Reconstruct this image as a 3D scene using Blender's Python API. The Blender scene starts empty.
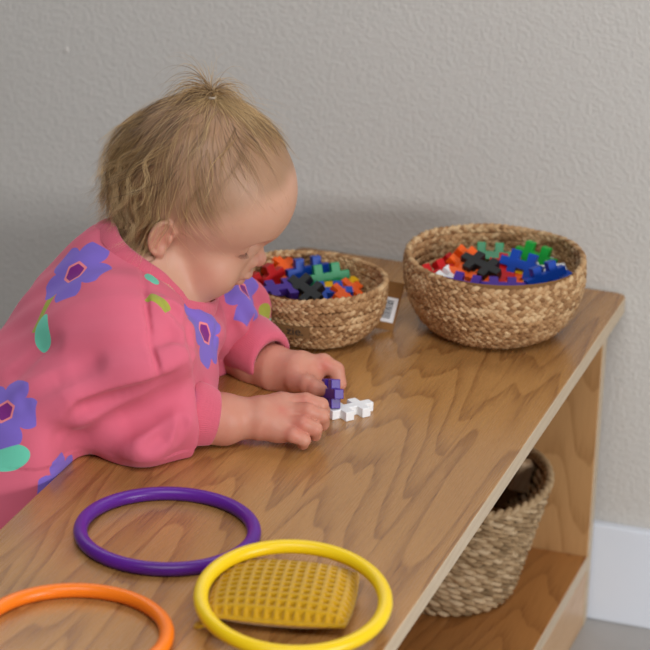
import bpy, bmesh, math, random
import numpy as np
from mathutils import Vector, Matrix

random.seed(7)
rng = np.random.default_rng(11)
SC = bpy.context.scene
COL = SC.collection
PI = math.pi

# ------------------------------------------------------------------ camera model
S = 0.36                                   # depth of the shelf top in metres
H = 1.041 * S                              # height of the shelf top
YAW, PITCH, ROLL, FPX = -0.31493, 0.37596, 0.033637, 2776.2
CAM = np.array([1.48243742 * S, -7.33772918 * S, 2.80789604 * S + H])
FWD = np.array([math.sin(YAW) * math.cos(PITCH), math.cos(YAW) * math.cos(PITCH), -math.sin(PITCH)])
_r = np.cross(FWD, [0, 0, 1.0]); _r /= np.linalg.norm(_r)
_u = np.cross(_r, FWD)
RGT = _r * math.cos(ROLL) + _u * math.sin(ROLL)
UPV = -_r * math.sin(ROLL) + _u * math.cos(ROLL)


def P(x, y, d):
    """point of the place seen at pixel x, y and depth d (metres)"""
    return CAM + d * (FWD + RGT * (x - 325) / FPX + UPV * (325 - y) / FPX)


def onz(x, y, z=H):
    d = FWD + RGT * (x - 325) / FPX + UPV * (325 - y) / FPX
    return CAM + d * ((z - CAM[2]) / d[2])


cd = bpy.data.cameras.new('camera')
cam = bpy.data.objects.new('camera', cd)
COL.objects.link(cam)
M3 = Matrix((RGT, UPV, -FWD)).transposed()
cam.matrix_world = Matrix.Translation(CAM) @ M3.to_4x4()
cd.sensor_width = 36
cd.lens = 36 * FPX / 650
cd.clip_start = 0.1
cd.dof.use_dof = True
cd.dof.focus_distance = 2.44
cd.dof.aperture_fstop = 8.0
SC.camera = cam

# ------------------------------------------------------------------ helpers


def lin(c):
    out = []
    for v in c[:3]:
        v = v / 255.0
        out.append(v / 12.92 if v <= 0.04045 else ((v + 0.055) / 1.055) ** 2.4)
    return (*out, 1.0)


class NT:
    """small node builder"""

    def __init__(self, name):
        self.m = bpy.data.materials.new(name)
        self.m.use_nodes = True
        self.t = self.m.node_tree
        self.b = self.t.nodes['Principled BSDF']

    def n(self, typ, **kw):
        nd = self.t.nodes.new(typ)
        for k, v in kw.items():
            if k.startswith('i_'):
                nd.inputs[k[2:].replace('_', ' ')].default_value = v
            else:
                setattr(nd, k, v)
        return nd

    def l(self, a, b):
        self.t.links.new(a, b)

    def math(self, op, a, b=None, c=None):
        nd = self.t.nodes.new('ShaderNodeMath')
        nd.operation = op
        for k, v in enumerate((a, b, c)):
            if v is None:
                continue
            if isinstance(v, (int, float)):
                nd.inputs[k].default_value = v
            else:
                self.l(v, nd.inputs[k])
        return nd.outputs[0]

    def mix(self, fac, a, b, blend='MIX'):
        nd = self.t.nodes.new('ShaderNodeMix')
        nd.data_type = 'RGBA'
        nd.blend_type = blend
        for s, v in ((nd.inputs[0], fac), (nd.inputs[6], a), (nd.inputs[7], b)):
            if isinstance(v, (int, float, tuple)):
                s.default_value = v
            else:
                self.l(v, s)
        return nd.outputs[2]

    def ramp(self, fac, stops, interp='LINEAR'):
        nd = self.t.nodes.new('ShaderNodeValToRGB')
        nd.color_ramp.interpolation = interp
        e = nd.color_ramp.elements
        while len(e) < len(stops):
            e.new(0.5)
        for k, (p, c) in enumerate(stops):
            e[k].position = p
            e[k].color = c if len(c) == 4 else (*c, 1)
        self.l(fac, nd.inputs[0])
        return nd.outputs[0]

    def noise(self, vec, scale, detail=3, rough=0.5, out=0, dist=0.0):
        nd = self.t.nodes.new('ShaderNodeTexNoise')
        nd.inputs['Scale'].default_value = scale
        nd.inputs['Detail'].default_value = detail
        nd.inputs['Roughness'].default_value = rough
        nd.inputs['Distortion'].default_value = dist
        if vec is not None:
            self.l(vec, nd.inputs['Vector'])
        return nd.outputs[out]

    def obj(self):
        return self.n('ShaderNodeTexCoord').outputs['Object']

    def map(self, vec, scale=(1, 1, 1), loc=(0, 0, 0), rot=(0, 0, 0)):
        nd = self.n('ShaderNodeMapping')
        nd.inputs['Scale'].default_value = scale
        nd.inputs['Location'].default_value = loc
        nd.inputs['Rotation'].default_value = rot
        self.l(vec, nd.inputs['Vector'])
        return nd.outputs[0]

    def bump(self, h, strength=0.3, dist=0.001, nrm=None):
        nd = self.n('ShaderNodeBump')
        nd.inputs['Strength'].default_value = strength
        nd.inputs['Distance'].default_value = dist
        self.l(h, nd.inputs['Height'])
        if nrm is not None:
            self.l(nrm, nd.inputs['Normal'])
        self.l(nd.outputs[0], self.b.inputs['Normal'])
        return nd.outputs[0]

    def col(self, c):
        if isinstance(c, tuple):
            self.b.inputs['Base Color'].default_value = c
        else:
            self.l(c, self.b.inputs['Base Color'])

    def set(self, **kw):
        for k, v in kw.items():
            self.b.inputs[k.replace('_', ' ')].default_value = v
        return self


def plain(name, rgb, rough=0.5, **kw):
    k = NT(name)
    k.col(lin(rgb))
    k.set(Roughness=rough, **kw)
    return k.m


def mesh_np(name, V, Fq, mat=None, parent=None, smooth=True):
    me = bpy.data.meshes.new(name)
    V = np.asarray(V, dtype=np.float32)
    Fq = np.asarray(Fq, dtype=np.int32)
    n, k = Fq.shape
    me.vertices.add(len(V)); me.vertices.foreach_set('co', V.ravel())
    me.loops.add(n * k); me.loops.foreach_set('vertex_index', Fq.ravel())
    me.polygons.add(n)
    me.polygons.foreach_set('loop_start', np.arange(0, n * k, k, dtype=np.int32))
    me.polygons.foreach_set('use_smooth', np.full(n, smooth, dtype=bool))
    me.update(calc_edges=True)
    me.validate()
    return link(name, me, mat, parent)


def link(name, me, mat=None, parent=None):
    o = bpy.data.objects.new(name, me)
    COL.objects.link(o)
    if mat is not None:
        me.materials.append(mat)
    if parent is not None:
        o.parent = parent
    return o


def from_bm(name, bm, mat=None, parent=None, smooth=False):
    me = bpy.data.meshes.new(name)
    bmesh.ops.recalc_face_normals(bm, faces=bm.faces)
    for f in bm.faces:
        f.smooth = smooth
    bm.to_mesh(me); bm.free()
    return link(name, me, mat, parent)


def attr(o, name, vals):
    a = o.data.attributes.new(name, 'FLOAT', 'POINT')
    a.data.foreach_set('value', np.asarray(vals, dtype=np.float32))


def box_bm(lo, hi, bev=0.0, seg=2, bm=None):
    own = bmesh.new()
    bmesh.ops.create_cube(own, size=1)
    lo, hi = Vector(lo), Vector(hi)
    for v in own.verts:
        v.co = Vector(((lo + hi) / 2)[k] + v.co[k] * (hi - lo)[k] for k in range(3))
    if bev:
        bmesh.ops.bevel(own, geom=list(own.edges), offset=bev, segments=seg, affect='EDGES', profile=0.5)
    return own


def thing(name, label, cat, loc=(0, 0, 0), group=None):
    o = bpy.data.objects.new(name, None)
    o.empty_display_size = 0.02
    COL.objects.link(o)
    o.location = loc
    return tag(o, label, cat, group)


def tag(o, label, cat, group=None):
    o['label'] = label
    o['category'] = cat
    if group:
        o['group'] = group
    return o


def structure(o, label, cat):
    o['kind'] = 'structure'
    return tag(o, label, cat)


def place(o, m):
    o.matrix_world = m
    return o


def tube(pts, rad, sides=8, closed=False, cap=True):
    """tube along pts (numpy n x 3), rad scalar or array; returns V, F(quads)"""
    pts = np.asarray(pts, float)
    n = len(pts)
    rad = np.broadcast_to(np.asarray(rad, float), (n,))
    if closed:
        T = np.roll(pts, -1, 0) - np.roll(pts, 1, 0)
    else:
        T = np.gradient(pts, axis=0)
    T /= np.linalg.norm(T, axis=1, keepdims=True) + 1e-12
    N = np.zeros_like(T)
    a = np.array([0, 0, 1.0]) if abs(T[0][2]) < 0.9 else np.array([1.0, 0, 0])
    v = a - T[0] * a.dot(T[0]); v /= np.linalg.norm(v)
    for i in range(n):
        v = v - T[i] * v.dot(T[i]); v /= np.linalg.norm(v) + 1e-12
        N[i] = v
    B = np.cross(T, N)
    th = np.arange(sides) * 2 * PI / sides
    V = pts[:, None] + rad[:, None, None] * (N[:, None] * np.cos(th)[None, :, None] + B[:, None] * np.sin(th)[None, :, None])
    V = V.reshape(-1, 3)
    i = np.arange(n if closed else n - 1)
    j = np.arange(sides)
    I, J = np.meshgrid(i, j, indexing='ij')
    I2, J2 = (I + 1) % n, (J + 1) % sides
    Fq = np.stack([I * sides + J, I * sides + J2, I2 * sides + J2, I2 * sides + J], -1).reshape(-1, 4)
    return V, Fq


def merge(parts):
    Vs, Fs, off = [], [], 0
    for V, Fq in parts:
        Vs.append(V); Fs.append(Fq + off); off += len(V)
    return np.concatenate(Vs), np.concatenate(Fs)


# ------------------------------------------------------------------ materials


def wood(name, light, dark, rough=0.34, boards=True, along=1, bw=0.088, seed=0.0, spec=0.5):
    """edge-glued ash boards: growth rings cut at a slant, fine pores along the grain"""
    k = NT(name)
    sep = k.n('ShaderNodeSeparateXYZ')
    k.l(k.obj(), sep.inputs[0])
    ax = [sep.outputs[0], sep.outputs[1], sep.outputs[2]]
    Y = ax[along]
    X = ax[0] if along != 0 else ax[1]
    Z = ax[2] if along != 2 else ax[1]
    xb = k.math('DIVIDE', k.math('ADD', X, 10.0 + 0.0005 + seed), bw)
    idx = k.math('FLOOR', xb)
    fr = k.math('FRACT', xb)
    wn = k.n('ShaderNodeTexWhiteNoise', noise_dimensions='1D')
    k.l(k.math('ADD', idx, 3.3 + seed), wn.inputs['W'])
    rnd = wn.outputs['Value']
    wn2 = k.n('ShaderNodeTexWhiteNoise', noise_dimensions='1D')
    k.l(k.math('ADD', idx, 47.9 + seed), wn2.inputs['W'])
    rnd2 = wn2.outputs['Value']
    # noise space: stretched along the board
    cmb = k.n('ShaderNodeCombineXYZ')
    k.l(k.math('MULTIPLY', X, 9.0), cmb.inputs[0])
    k.l(k.math('MULTIPLY', Y, 0.85), cmb.inputs[1])
    k.l(k.math('MULTIPLY', rnd, 37.0), cmb.inputs[2])
    nz = k.math('SUBTRACT', k.noise(cmb.outputs[0], 1.6, 2, 0.45), 0.5)
    cmb3 = k.n('ShaderNodeCombineXYZ')
    k.l(k.math('MULTIPLY', X, 45.0), cmb3.inputs[0])
    k.l(k.math('MULTIPLY', Y, 7.0), cmb3.inputs[1])
    k.l(k.math('MULTIPLY', rnd2, 37.0), cmb3.inputs[2])
    nz2 = k.math('SUBTRACT', k.noise(cmb3.outputs[0], 1.0, 2, 0.5), 0.5)
    cx = k.math('MULTIPLY', k.math('SUBTRACT', k.math('SUBTRACT', fr, 0.2), k.math('MULTIPLY', rnd, 0.6)), bw)
    cx = k.math('ADD', cx, k.math('MULTIPLY', nz2, 0.008))
    zz = k.math('ADD', k.math('MULTIPLY', Y, k.math('SUBTRACT', k.math('MULTIPLY', rnd2, 0.30), 0.15)),
                k.math('ADD', k.math('MULTIPLY', nz, 0.075), k.math('MULTIPLY', Z, 1.0)))
    zz = k.math('ADD', zz, k.math('MULTIPLY', nz2, 0.004))
    d = k.math('SQRT', k.math('ADD', k.math('POWER', cx, 2.0), k.math('POWER', zz, 2.0)))
    ring = k.math('FRACT', k.math('MULTIPLY', d, 112.0))
    ringc = k.ramp(ring, [(0.0, (1, 1, 1)), (0.14, (0.7, 0.7, 0.7)), (0.34, (0.28, 0.28, 0.28)), (0.65, (0.06, 0.06, 0.06)), (0.955, (0.0, 0, 0)), (1.0, (1, 1, 1))])
    # pores
    cmb2 = k.n('ShaderNodeCombineXYZ')
    k.l(k.math('MULTIPLY', X, 900.0), cmb2.inputs[0])
    k.l(k.math('MULTIPLY', Y, 26.0), cmb2.inputs[1])
    k.l(k.math('MULTIPLY', Z, 900.0), cmb2.inputs[2])
    por = k.noise(cmb2.outputs[0], 1.0, 2, 0.6)
    porc = k.ramp(por, [(0.42, (0, 0, 0)), (0.68, (1, 1, 1))])
    base = k.mix(rnd, lin(light), lin(tuple(0.90 * a + 0.10 * b for a, b in zip(light, dark))))
    lowf = k.noise(cmb.outputs[0], 0.8, 1, 0.4)
    base = k.mix(k.math('MULTIPLY', lowf, 0.35), base, lin(dark))
    f1 = k.math('MULTIPLY', ringc, k.math('ADD', 0.36, k.math('MULTIPLY', porc, 0.5)))
    c1 = k.mix(f1, base, lin(dark))
    c2 = k.mix(k.math('MULTIPLY', porc, 0.16), c1, lin(dark))
    seam = k.math('LESS_THAN', k.math('ABSOLUTE', k.math('SUBTRACT', fr, 0.5)), 0.494)
    c3 = k.mix(k.math('MULTIPLY', k.math('SUBTRACT', 1.0, seam), 0.30), c2, lin(dark))
    k.col(c3 if boards else c2)
    k.set(Roughness=rough)
    k.b.inputs['Specular IOR Level'].default_value = spec
    k.l(k.math('ADD', rough - 0.04, k.math('MULTIPLY', porc, 0.10)), k.b.inputs['Roughness'])
    k.bump(porc, 0.12, 0.0004)
    return k.m


WOOD_TOP = wood('ash_top', (188, 138, 80), (110, 62, 25), 0.27, spec=1.0)
WOOD_END = wood('ash_end_panel', (206, 160, 108), (150, 104, 58), 0.40, along=2, bw=0.11, seed=0.37)
WOOD_SHELF = wood('ash_shelf', (186, 128, 70), (128, 76, 34), 0.36, bw=0.10, seed=0.53)
WOOD_EDGE = wood('ash_edge', (200, 182, 156), (174, 150, 120), 0.5, boards=False, bw=0.4, seed=0.2)
WOOD_KICK = wood('ash_kick', (204, 166, 124), (170, 128, 86), 0.34, boards=False, bw=0.4, seed=0.9)


def wall_mat():
    k = NT('orange_peel_paint')
    o = k.obj()
    n1 = k.noise(o, 210, 3, 0.55)
    n2 = k.noise(o, 75, 2, 0.5)
    h = k.math('ADD', k.ramp(n1, [(0.42, (0, 0, 0)), (0.62, (1, 1, 1))]), k.math('MULTIPLY', n2, 0.8))
    k.col(k.mix(k.noise(o, 3, 2), lin((196, 191, 184)), lin((201, 197, 191))))
    k.set(Roughness=0.75)
    k.bump(h, 0.34, 0.0014)
    return k.m


def floor_mat():
    k = NT('grey_floor')
    o = k.obj()
    k.col(k.mix(k.noise(o, 14, 5, 0.6), lin((150, 146, 142)), lin((178, 174, 170))))
    k.set(Roughness=0.5)
    k.bump(k.noise(o, 160, 3), 0.1, 0.001)
    return k.m


# ------------------------------------------------------------------ setting
WALL_Y = 0.004
o = from_bm('wall_back', box_bm((-2.6, WALL_Y, 0), (2.6, WALL_Y + 0.1, 2.6)), wall_mat())
structure(o, 'greige painted wall with an orange peel texture behind the shelf', 'wall')
o = from_bm('floor', box_bm((-2.6, -3.6, -0.05), (2.6, WALL_Y + 0.1, 0)), floor_mat())
structure(o, 'smooth grey floor under the shelf', 'floor')
BB = 0.3146 * S
o = from_bm('baseboard_back', box_bm((-2.6, WALL_Y - 0.0125, 0.0), (2.6, WALL_Y, BB), 0.0025), plain('white_gloss_paint', (220, 225, 234), 0.3))
structure(o, 'white baseboard along the foot of the wall', 'baseboard')
# small filled nail hole on the wall
bm = bmesh.new()
bmesh.ops.create_uvsphere(bm, u_segments=16, v_segments=8, radius=0.0034)
for v in bm.verts:
    v.co.y *= 0.28
q = CAM + (P(66, 50, 1) - CAM) * ((WALL_Y - CAM[1]) / (P(66, 50, 1) - CAM)[1])
o = from_bm('wall_plug', bm, plain('filler', (206, 200, 193), 0.6), smooth=True)
o.location = q
tag(o, 'small round filled nail hole high on the bare wall', 'wall plug')

# ------------------------------------------------------------------ shelf
T = 0.0505 * S
L = 1.20
XF = -0.0418 * S                            # front of the carcass
YP = -0.0362 * S                            # outer face of the end panel
ZB = H - 0.8043 * S                         # top of the low shelf
sh = thing('wooden_shelf', 'low two-tier pale ash wooden shelf with a child leaning on its top', 'shelf', (-S / 2, -L / 2, 0))
SO = np.array([-S / 2, -L / 2, 0])


def shelf_part(name, lo, hi, mat, bev=0.0015, label=None):
    o = from_bm(name, box_bm(np.array(lo) - SO, np.array(hi) - SO, bev), mat, sh)
    if label:
        o['label'] = label
    return o


# top with rounded corners: plan outline extruded
bm = bmesh.new()
rc = 0.012
pts = []
for cx_, cy_, a0 in ((-rc, -rc, 0), (-S + rc, -rc, 90), (-S + rc, -L + rc, 180), (-rc, -L + rc, 270)):
    for i in range(9):
        a = math.radians(a0 + i * 90 / 8)
        pts.append((cx_ + rc * math.cos(a), cy_ + rc * math.sin(a)))
vs = [bm.verts.new((x - SO[0], y - SO[1], H - T)) for x, y in pts]
f = bm.faces.new(vs)
ex = bmesh.ops.extrude_face_region(bm, geom=[f])
for v in [g for g in ex['geom'] if isinstance(g, bmesh.types.BMVert)]:
    v.co.z += T
hor = [e for e in bm.edges if abs(e.verts[0].co.z - e.verts[1].co.z) < 1e-6]
bmesh.ops.bevel(bm, geom=hor, offset=0.0014, segments=2, affect='EDGES', profile=0.5)
top = from_bm('top_board', bm, WOOD_TOP, sh)
top.data.materials.append(WOOD_EDGE)
for pl in top.data.polygons:
    if abs(pl.normal.z) < 0.5:
        pl.material_index = 1
for nm, y0, y1 in (('end_panel', YP - 0.018, YP), ('end_panel', -L - YP, -L - YP + 0.018)):
    e = shelf_part(nm, (-S + 0.015, y0, 0), (XF, y1, H - T), WOOD_END)
    e.data.materials.append(WOOD_EDGE)
    for pl in e.data.polygons:
        if pl.normal.x > 0.5:
            pl.material_index = 1
b = shelf_part('bottom_board', (-S + 0.027, -L - YP + 0.018, ZB - 0.018), (XF, YP - 0.018, ZB), WOOD_SHELF)
b.data.materials.append(WOOD_EDGE)
for pl in b.data.polygons:
    if pl.normal.x > 0.5:
        pl.material_index = 1
shelf_part('kick_board', (XF - 0.018, -L - YP + 0.018, 0), (XF - 0.0005, YP - 0.018, ZB - 0.018), WOOD_KICK)
shelf_part('back_panel', (-S + 0.015, -L - YP + 0.018, 0.05), (-S + 0.027, YP - 0.018, H - T), WOOD_END)

# ------------------------------------------------------------------ hoops


def plastic(name, rgb, rough=0.3, sss=0.0):
    k = NT(name)
    o = k.obj()
    k.col(k.mix(k.noise(o, 30, 2), lin(rgb), lin(tuple(c * 0.97 for c in rgb))))
    k.set(Roughness=rough)
    k.b.inputs['Specular IOR Level'].default_value = 0.35
    k.bump(k.noise(o, 120, 2), 0.03, 0.0005)
    return k.m


HR, HT = 0.0718, 0.0058


def hoop(label, rgb, center, normal):
    bm = bmesh.new()
    n, m = 128, 20
    g = [[bm.verts.new(((HR + HT * math.cos(b)) * math.cos(a), (HR + HT * math.cos(b)) * math.sin(a), HT * math.sin(b)))
          for b in (2 * PI * j / m for j in range(m))] for a in (2 * PI * i / n for i in range(n))]
    for i in range(n):
        for j in range(m):
            bm.faces.new((g[i][j], g[(i + 1) % n][j], g[(i + 1) % n][(j + 1) % m], g[i][(j + 1) % m]))
    o = from_bm('toy_hoop', bm, plastic('hoop_plastic', rgb, 0.34), smooth=True)
    o.matrix_world = Matrix.Translation(Vector(center)) @ Vector((0, 0, 1)).rotation_difference(Vector(normal).normalized()).to_matrix().to_4x4()
    return tag(o, label, 'hoop', 'plastic hoops lying on the shelf top')


hoop('deep purple plastic hoop lying flat by the pink sleeve', (92, 30, 140), (-0.6295 * S, -1.9721 * S, H + HT), (0, 0, 1))
hoop('bright yellow plastic hoop resting over the mustard bean bag', (238, 200, 20), onz(293, 598, H + 0.0205), UPV * 0.0 + np.array([0.048, -0.125, 1.0]))
hoop('orange plastic hoop lying flat, cut off by the picture corner', (244, 122, 20), onz(73, 633, H + HT), (0, 0, 1))
# ------------------------------------------------------------------ bean bag


def fabric_mat(name, rgb, dark, scale=900, rough=0.95, sheen=0.3):
    k = NT(name)
    o = k.obj()
    n1 = k.noise(o, scale, 2, 0.6)
    k.col(k.mix(n1, lin(rgb), lin(dark)))
    k.set(Roughness=rough)
    k.b.inputs['Sheen Weight'].default_value = sheen
    k.b.inputs['Specular IOR Level'].default_value = 0.2
    k.bump(n1, 0.25, 0.0006)
    return k.m


def bean_bag():
    W2, D2, TH = 0.0565, 0.049, 0.0125
    n = 180
    u = np.linspace(-1, 1, n)
    U, V = np.meshgrid(u, u, indexing='ij')
    px = U * W2 * (1 - 0.05 * (V ** 2)); py = V * D2 * (1 - 0.07 * (U ** 2))
    prof = np.clip(1 - np.abs(U) ** 3.2, 0, 1) ** 0.55 * np.clip(1 - np.abs(V) ** 3.2, 0, 1) ** 0.55
    z = TH * prof * (1 + 0.10 * np.sin(2.1 * U + 1) * np.cos(1.8 * V))
    nc = 15
    wu = np.abs(np.sin(U * W2 / 0.0083 * PI / 1.0)); wv = np.abs(np.sin(V * D2 / 0.0083 * PI))
    ridge = np.maximum(np.clip((0.85 - wu) / 0.45, 0, 1), np.clip((0.85 - wv) / 0.45, 0, 1))
    ridge = ridge * ridge * (3 - 2 * ridge)
    z = z + 0.0036 * (ridge - 0.5) * np.minimum(1, prof * 4)
    top = np.stack([px, py, TH * 0.95 + z], -1).reshape(-1, 3)
    bot = np.stack([px, py, TH * 0.95 - TH * 0.95 * prof], -1).reshape(-1, 3)
    idx = np.arange(n * n).reshape(n, n)
    q = np.stack([idx[:-1, :-1], idx[1:, :-1], idx[1:, 1:], idx[:-1, 1:]], -1).reshape(-1, 4)
    V_ = np.concatenate([top, bot]); F_ = np.concatenate([q, q[:, ::-1] + n * n])
    b = np.concatenate([idx[:, 0], idx[-1, 1:], idx[-2::-1, -1], idx[0, -2:0:-1]])
    b2 = np.roll(b, -1)
    F_ = np.concatenate([F_, np.stack([b2, b, b + n * n, b2 + n * n], -1)])
    root = thing('bean_bag', 'mustard yellow waffle knit bean bag under the yellow hoop', 'bean bag')
    m = fabric_mat('mustard_waffle', (200, 154, 16), (174, 128, 8))
    mesh_np('cover', V_, F_, m, root)
    # piped seam round the edge
    e = np.stack([px, py, np.full_like(px, TH * 0.95)], -1)
    loop = e.reshape(-1, 3)[b][::4]
    v, f = tube(loop, 0.0016 * (1 + 0.15 * np.sin(np.arange(len(loop)) * 1.7)), 8, True)
    mesh_np('seam', v, f, m, root)
    a = np.linspace(0, 2 * PI, 25)[:-1]
    lp = np.stack([-W2 - 0.0015 + 0.004 * np.cos(a), -D2 + 0.004 + 0.003 * np.sin(a), TH * 0.5 + 0.002 * np.cos(a) - 0.0035], -1)
    v, f = tube(lp, 0.0021, 8, True)
    mesh_np('tag_loop', v, f, m, root)
    hd = math.radians(-7)
    ang = math.atan2(RGT[1], RGT[0]) + hd
    c = onz(283, 594, H + 0.012)
    root.matrix_world = Matrix.Translation((c[0], c[1], H)) @ Matrix.Rotation(ang, 4, 'Z')
    return root


bean_bag()

# ------------------------------------------------------------------ baskets


def straw_mat(name, light, dark, bright):
    k = NT(name)
    o = k.obj()
    at = k.n('ShaderNodeAttribute', attribute_name='tone')
    n1 = k.noise(o, 130, 3, 0.6)
    n2 = k.noise(o, 600, 2, 0.6)
    f = k.math('ADD', k.math('MULTIPLY', at.outputs['Fac'], 0.55), k.math('MULTIPLY', n1, 0.5))
    c = k.ramp(f, [(0.18, lin(dark)), (0.5, lin(light)), (0.85, lin(bright))])
    c = k.mix(k.math('MULTIPLY', n2, 0.35), c, lin(dark))
    k.col(c)
    k.set(Roughness=0.7)
    k.b.inputs['Specular IOR Level'].default_value = 0.3
    k.bump(n2, 0.5, 0.0008)
    return k.m


STRAW = straw_mat('jute_braid', (184, 142, 98), (120, 82, 48), (220, 188, 144))
SEAGRASS = straw_mat('seagrass_rope', (178, 148, 110), (112, 88, 58), (212, 186, 150))


def woven(name, prof, pitch, wave, A, B, tr, mat, parent, squash=(1, 1), rim_fn=None, strands=3, plait=True, seed=1):
    """rows of plaited cord following the profile prof (r, z) from the foot outwards"""
    g = np.random.default_rng(seed)
    prof = np.array(prof, float)
    # smooth the profile (Catmull-Rom sampling)
    t = np.linspace(0, len(prof) - 1, 400)
    ext = np.vstack([2 * prof[0] - prof[1], prof, 2 * prof[-1] - prof[-2]])
    i = np.minimum(t.astype(int), len(prof) - 2); f = (t - i)[:, None]
    p0, p1, p2, p3 = ext[i], ext[i + 1], ext[i + 2], ext[i + 3]
    c = 0.5 * ((2 * p1) + (-p0 + p2) * f + (2 * p0 - 5 * p1 + 4 * p2 - p3) * f ** 2 + (-p0 + 3 * p1 - 3 * p2 + p3) * f ** 3)
    s = np.concatenate([[0], np.cumsum(np.linalg.norm(np.diff(c, axis=0), axis=1))])
    rows = int(round(s[-1] / pitch))
    parts, tones = [], []
    for r_ in range(rows + 1):
        ss = s[-1] * r_ / rows
        rr, zz = np.interp(ss, s, c[:, 0]), np.interp(ss, s, c[:, 1])
        e = 1e-3
        dr = np.interp(ss + e, s, c[:, 0]) - np.interp(ss - e, s, c[:, 0])
        dz = np.interp(ss + e, s, c[:, 1]) - np.interp(ss - e, s, c[:, 1])
        tl = math.hypot(dr, dz) or 1
        dr, dz = dr / tl, dz / tl
        if rr < pitch * 0.8:
            continue
        n = max(5, int(round(2 * PI * rr / wave)))
        ns = n * 8
        th = np.arange(ns) / ns * 2 * PI
        th0 = g.uniform(0, 6.28)
        wob = 0.0007 * np.sin(th * 3 + th0) + 0.0005 * np.sin(th * 7 + 2 * th0)
        for k in range(strands):
            ph = n * th + 2 * PI * k / strands + th0
            if plait:
                ot, on = A * np.sin(ph), B * np.sin(2 * ph)
            else:
                ot, on = A * np.cos(ph), A * np.sin(ph)
            ot = ot + wob
            R_ = rr + dr * ot + dz * on
            Z_ = zz + dz * ot - dr * on
            if rim_fn is not None:
                Z_ = Z_ + rim_fn(th) * np.clip(zz / c[-1, 1], 0, 1) ** 2
            pts = np.stack([R_ * np.cos(th) * squash[0], R_ * np.sin(th) * squash[1], Z_], -1)
            jit = np.interp(np.arange(ns), np.arange(0, ns + 8, 8)[: n + 1], np.r_[g.uniform(0.82, 1.16, n), 1.0])
            v, f_ = tube(pts, tr * jit, 6, True)
            parts.append((v, f_))
            seg = np.repeat(g.uniform(0, 1, n), 8)
            tones.append(np.repeat(np.roll(seg, 2), 6))
    V, F_ = merge(parts)
    o = mesh_np(name, V, F_, mat, parent)
    attr(o, 'tone', np.concatenate(tones))
    return o


def lathe(prof, n=64, squash=(1, 1)):
    prof = np.array(prof, float)
    th = np.arange(n) / n * 2 * PI
    V = np.stack([prof[:, 0, None] * np.cos(th) * squash[0], prof[:, 0, None] * np.sin(th) * squash[1], np.repeat(prof[:, 1, None], n, 1)], -1).reshape(-1, 3)
    I, J = np.meshgrid(np.arange(len(prof) - 1), np.arange(n), indexing='ij')
    J2 = (J + 1) % n
    return V, np.stack([I * n + J, I * n + J2, (I + 1) * n + J2, (I + 1) * n + J], -1).reshape(-1, 4)


LINER = plain('straw_core', (120, 84, 46), 0.9)

# big bowl basket
VA = math.atan2(-FWD[1], -FWD[0])
B2C = onz(491, 331); B2C[1] = min(B2C[1], -0.094)
bk2 = thing('woven_basket', 'larger round braided jute bowl full of toy pieces near the front shelf corner', 'basket', (B2C[0], B2C[1], H), 'braided jute bowls on the shelf top')
P2 = [(0.004, 0.004), (0.035, 0.004), (0.054, 0.006), (0.068, 0.015), (0.079, 0.032), (0.085, 0.050), (0.087, 0.066), (0.0862, 0.080)]
woven('braided_wall', P2, 0.0082, 0.0210, 0.0026, 0.0015, 0.0026, STRAW, bk2, (1.0, 0.97), lambda th: 0.0018 * np.sin(2 * th + 0.6) - 0.0032 * (1 + np.cos(th - VA)), seed=3)
v, f = lathe([(0.001, 0.0042)] + [(r - 0.0002, z + 0.0002) for r, z in P2[1:]], 64, (1.0, 0.97))
mesh_np('lining', v, f, LINER, bk2)

# small bowl basket
B1C = onz(313, 335)
bk1 = thing('woven_basket', 'smaller shallow braided jute bowl beside the child, with a name patch', 'basket', (B1C[0], B1C[1], H), 'braided jute bowls on the shelf top')
P1 = [(0.004, 0.004), (0.030, 0.004), (0.044, 0.006), (0.055, 0.014), (0.063, 0.028), (0.0665, 0.044), (0.0672, 0.061)]
woven('braided_wall', P1, 0.0072, 0.0180, 0.0023, 0.0014, 0.0023, STRAW, bk1, (1.03, 0.98), lambda th: 0.0022 * np.sin(2 * th + 2.4) - 0.0015 * (1 + np.cos(th - VA)), seed=5)
v, f = lathe([(0.001, 0.0042)] + [(r - 0.0002, z + 0.0002) for r, z in P1[1:]], 64, (1.03, 0.98))
mesh_np('lining', v, f, LINER, bk1)


def text_mesh(body, size, name, mat, parent, depth=0.0002):
    cu = bpy.data.curves.new(name, 'FONT')
    cu.body = body; cu.size = size; cu.extrude = depth; cu.align_x = 'CENTER'; cu.align_y = 'CENTER'
    tmp = bpy.data.objects.new(name, cu)
    COL.objects.link(tmp)
    me = bpy.data.meshes.new_from_object(tmp.evaluated_get(bpy.context.evaluated_depsgraph_get()))
    bpy.data.objects.remove(tmp)
    return link(name, me, mat, parent)


# leather name patch on the side facing the camera, bent round the wall
va = math.atan2(-FWD[1], -FWD[0])
pa = va - math.radians(20)


def bend(o, ang, r0, z0, slope=0.42):
    """wrap a flat mesh (x right, y up, z out) round the small bowl"""
    for vv in o.data.vertices:
        x, y, z = vv.co
        r = r0 + z + y * slope
        a = ang + x / r0
        vv.co = (r * math.cos(a) * 1.03, r * math.sin(a) * 0.98, z0 + y)


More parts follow.
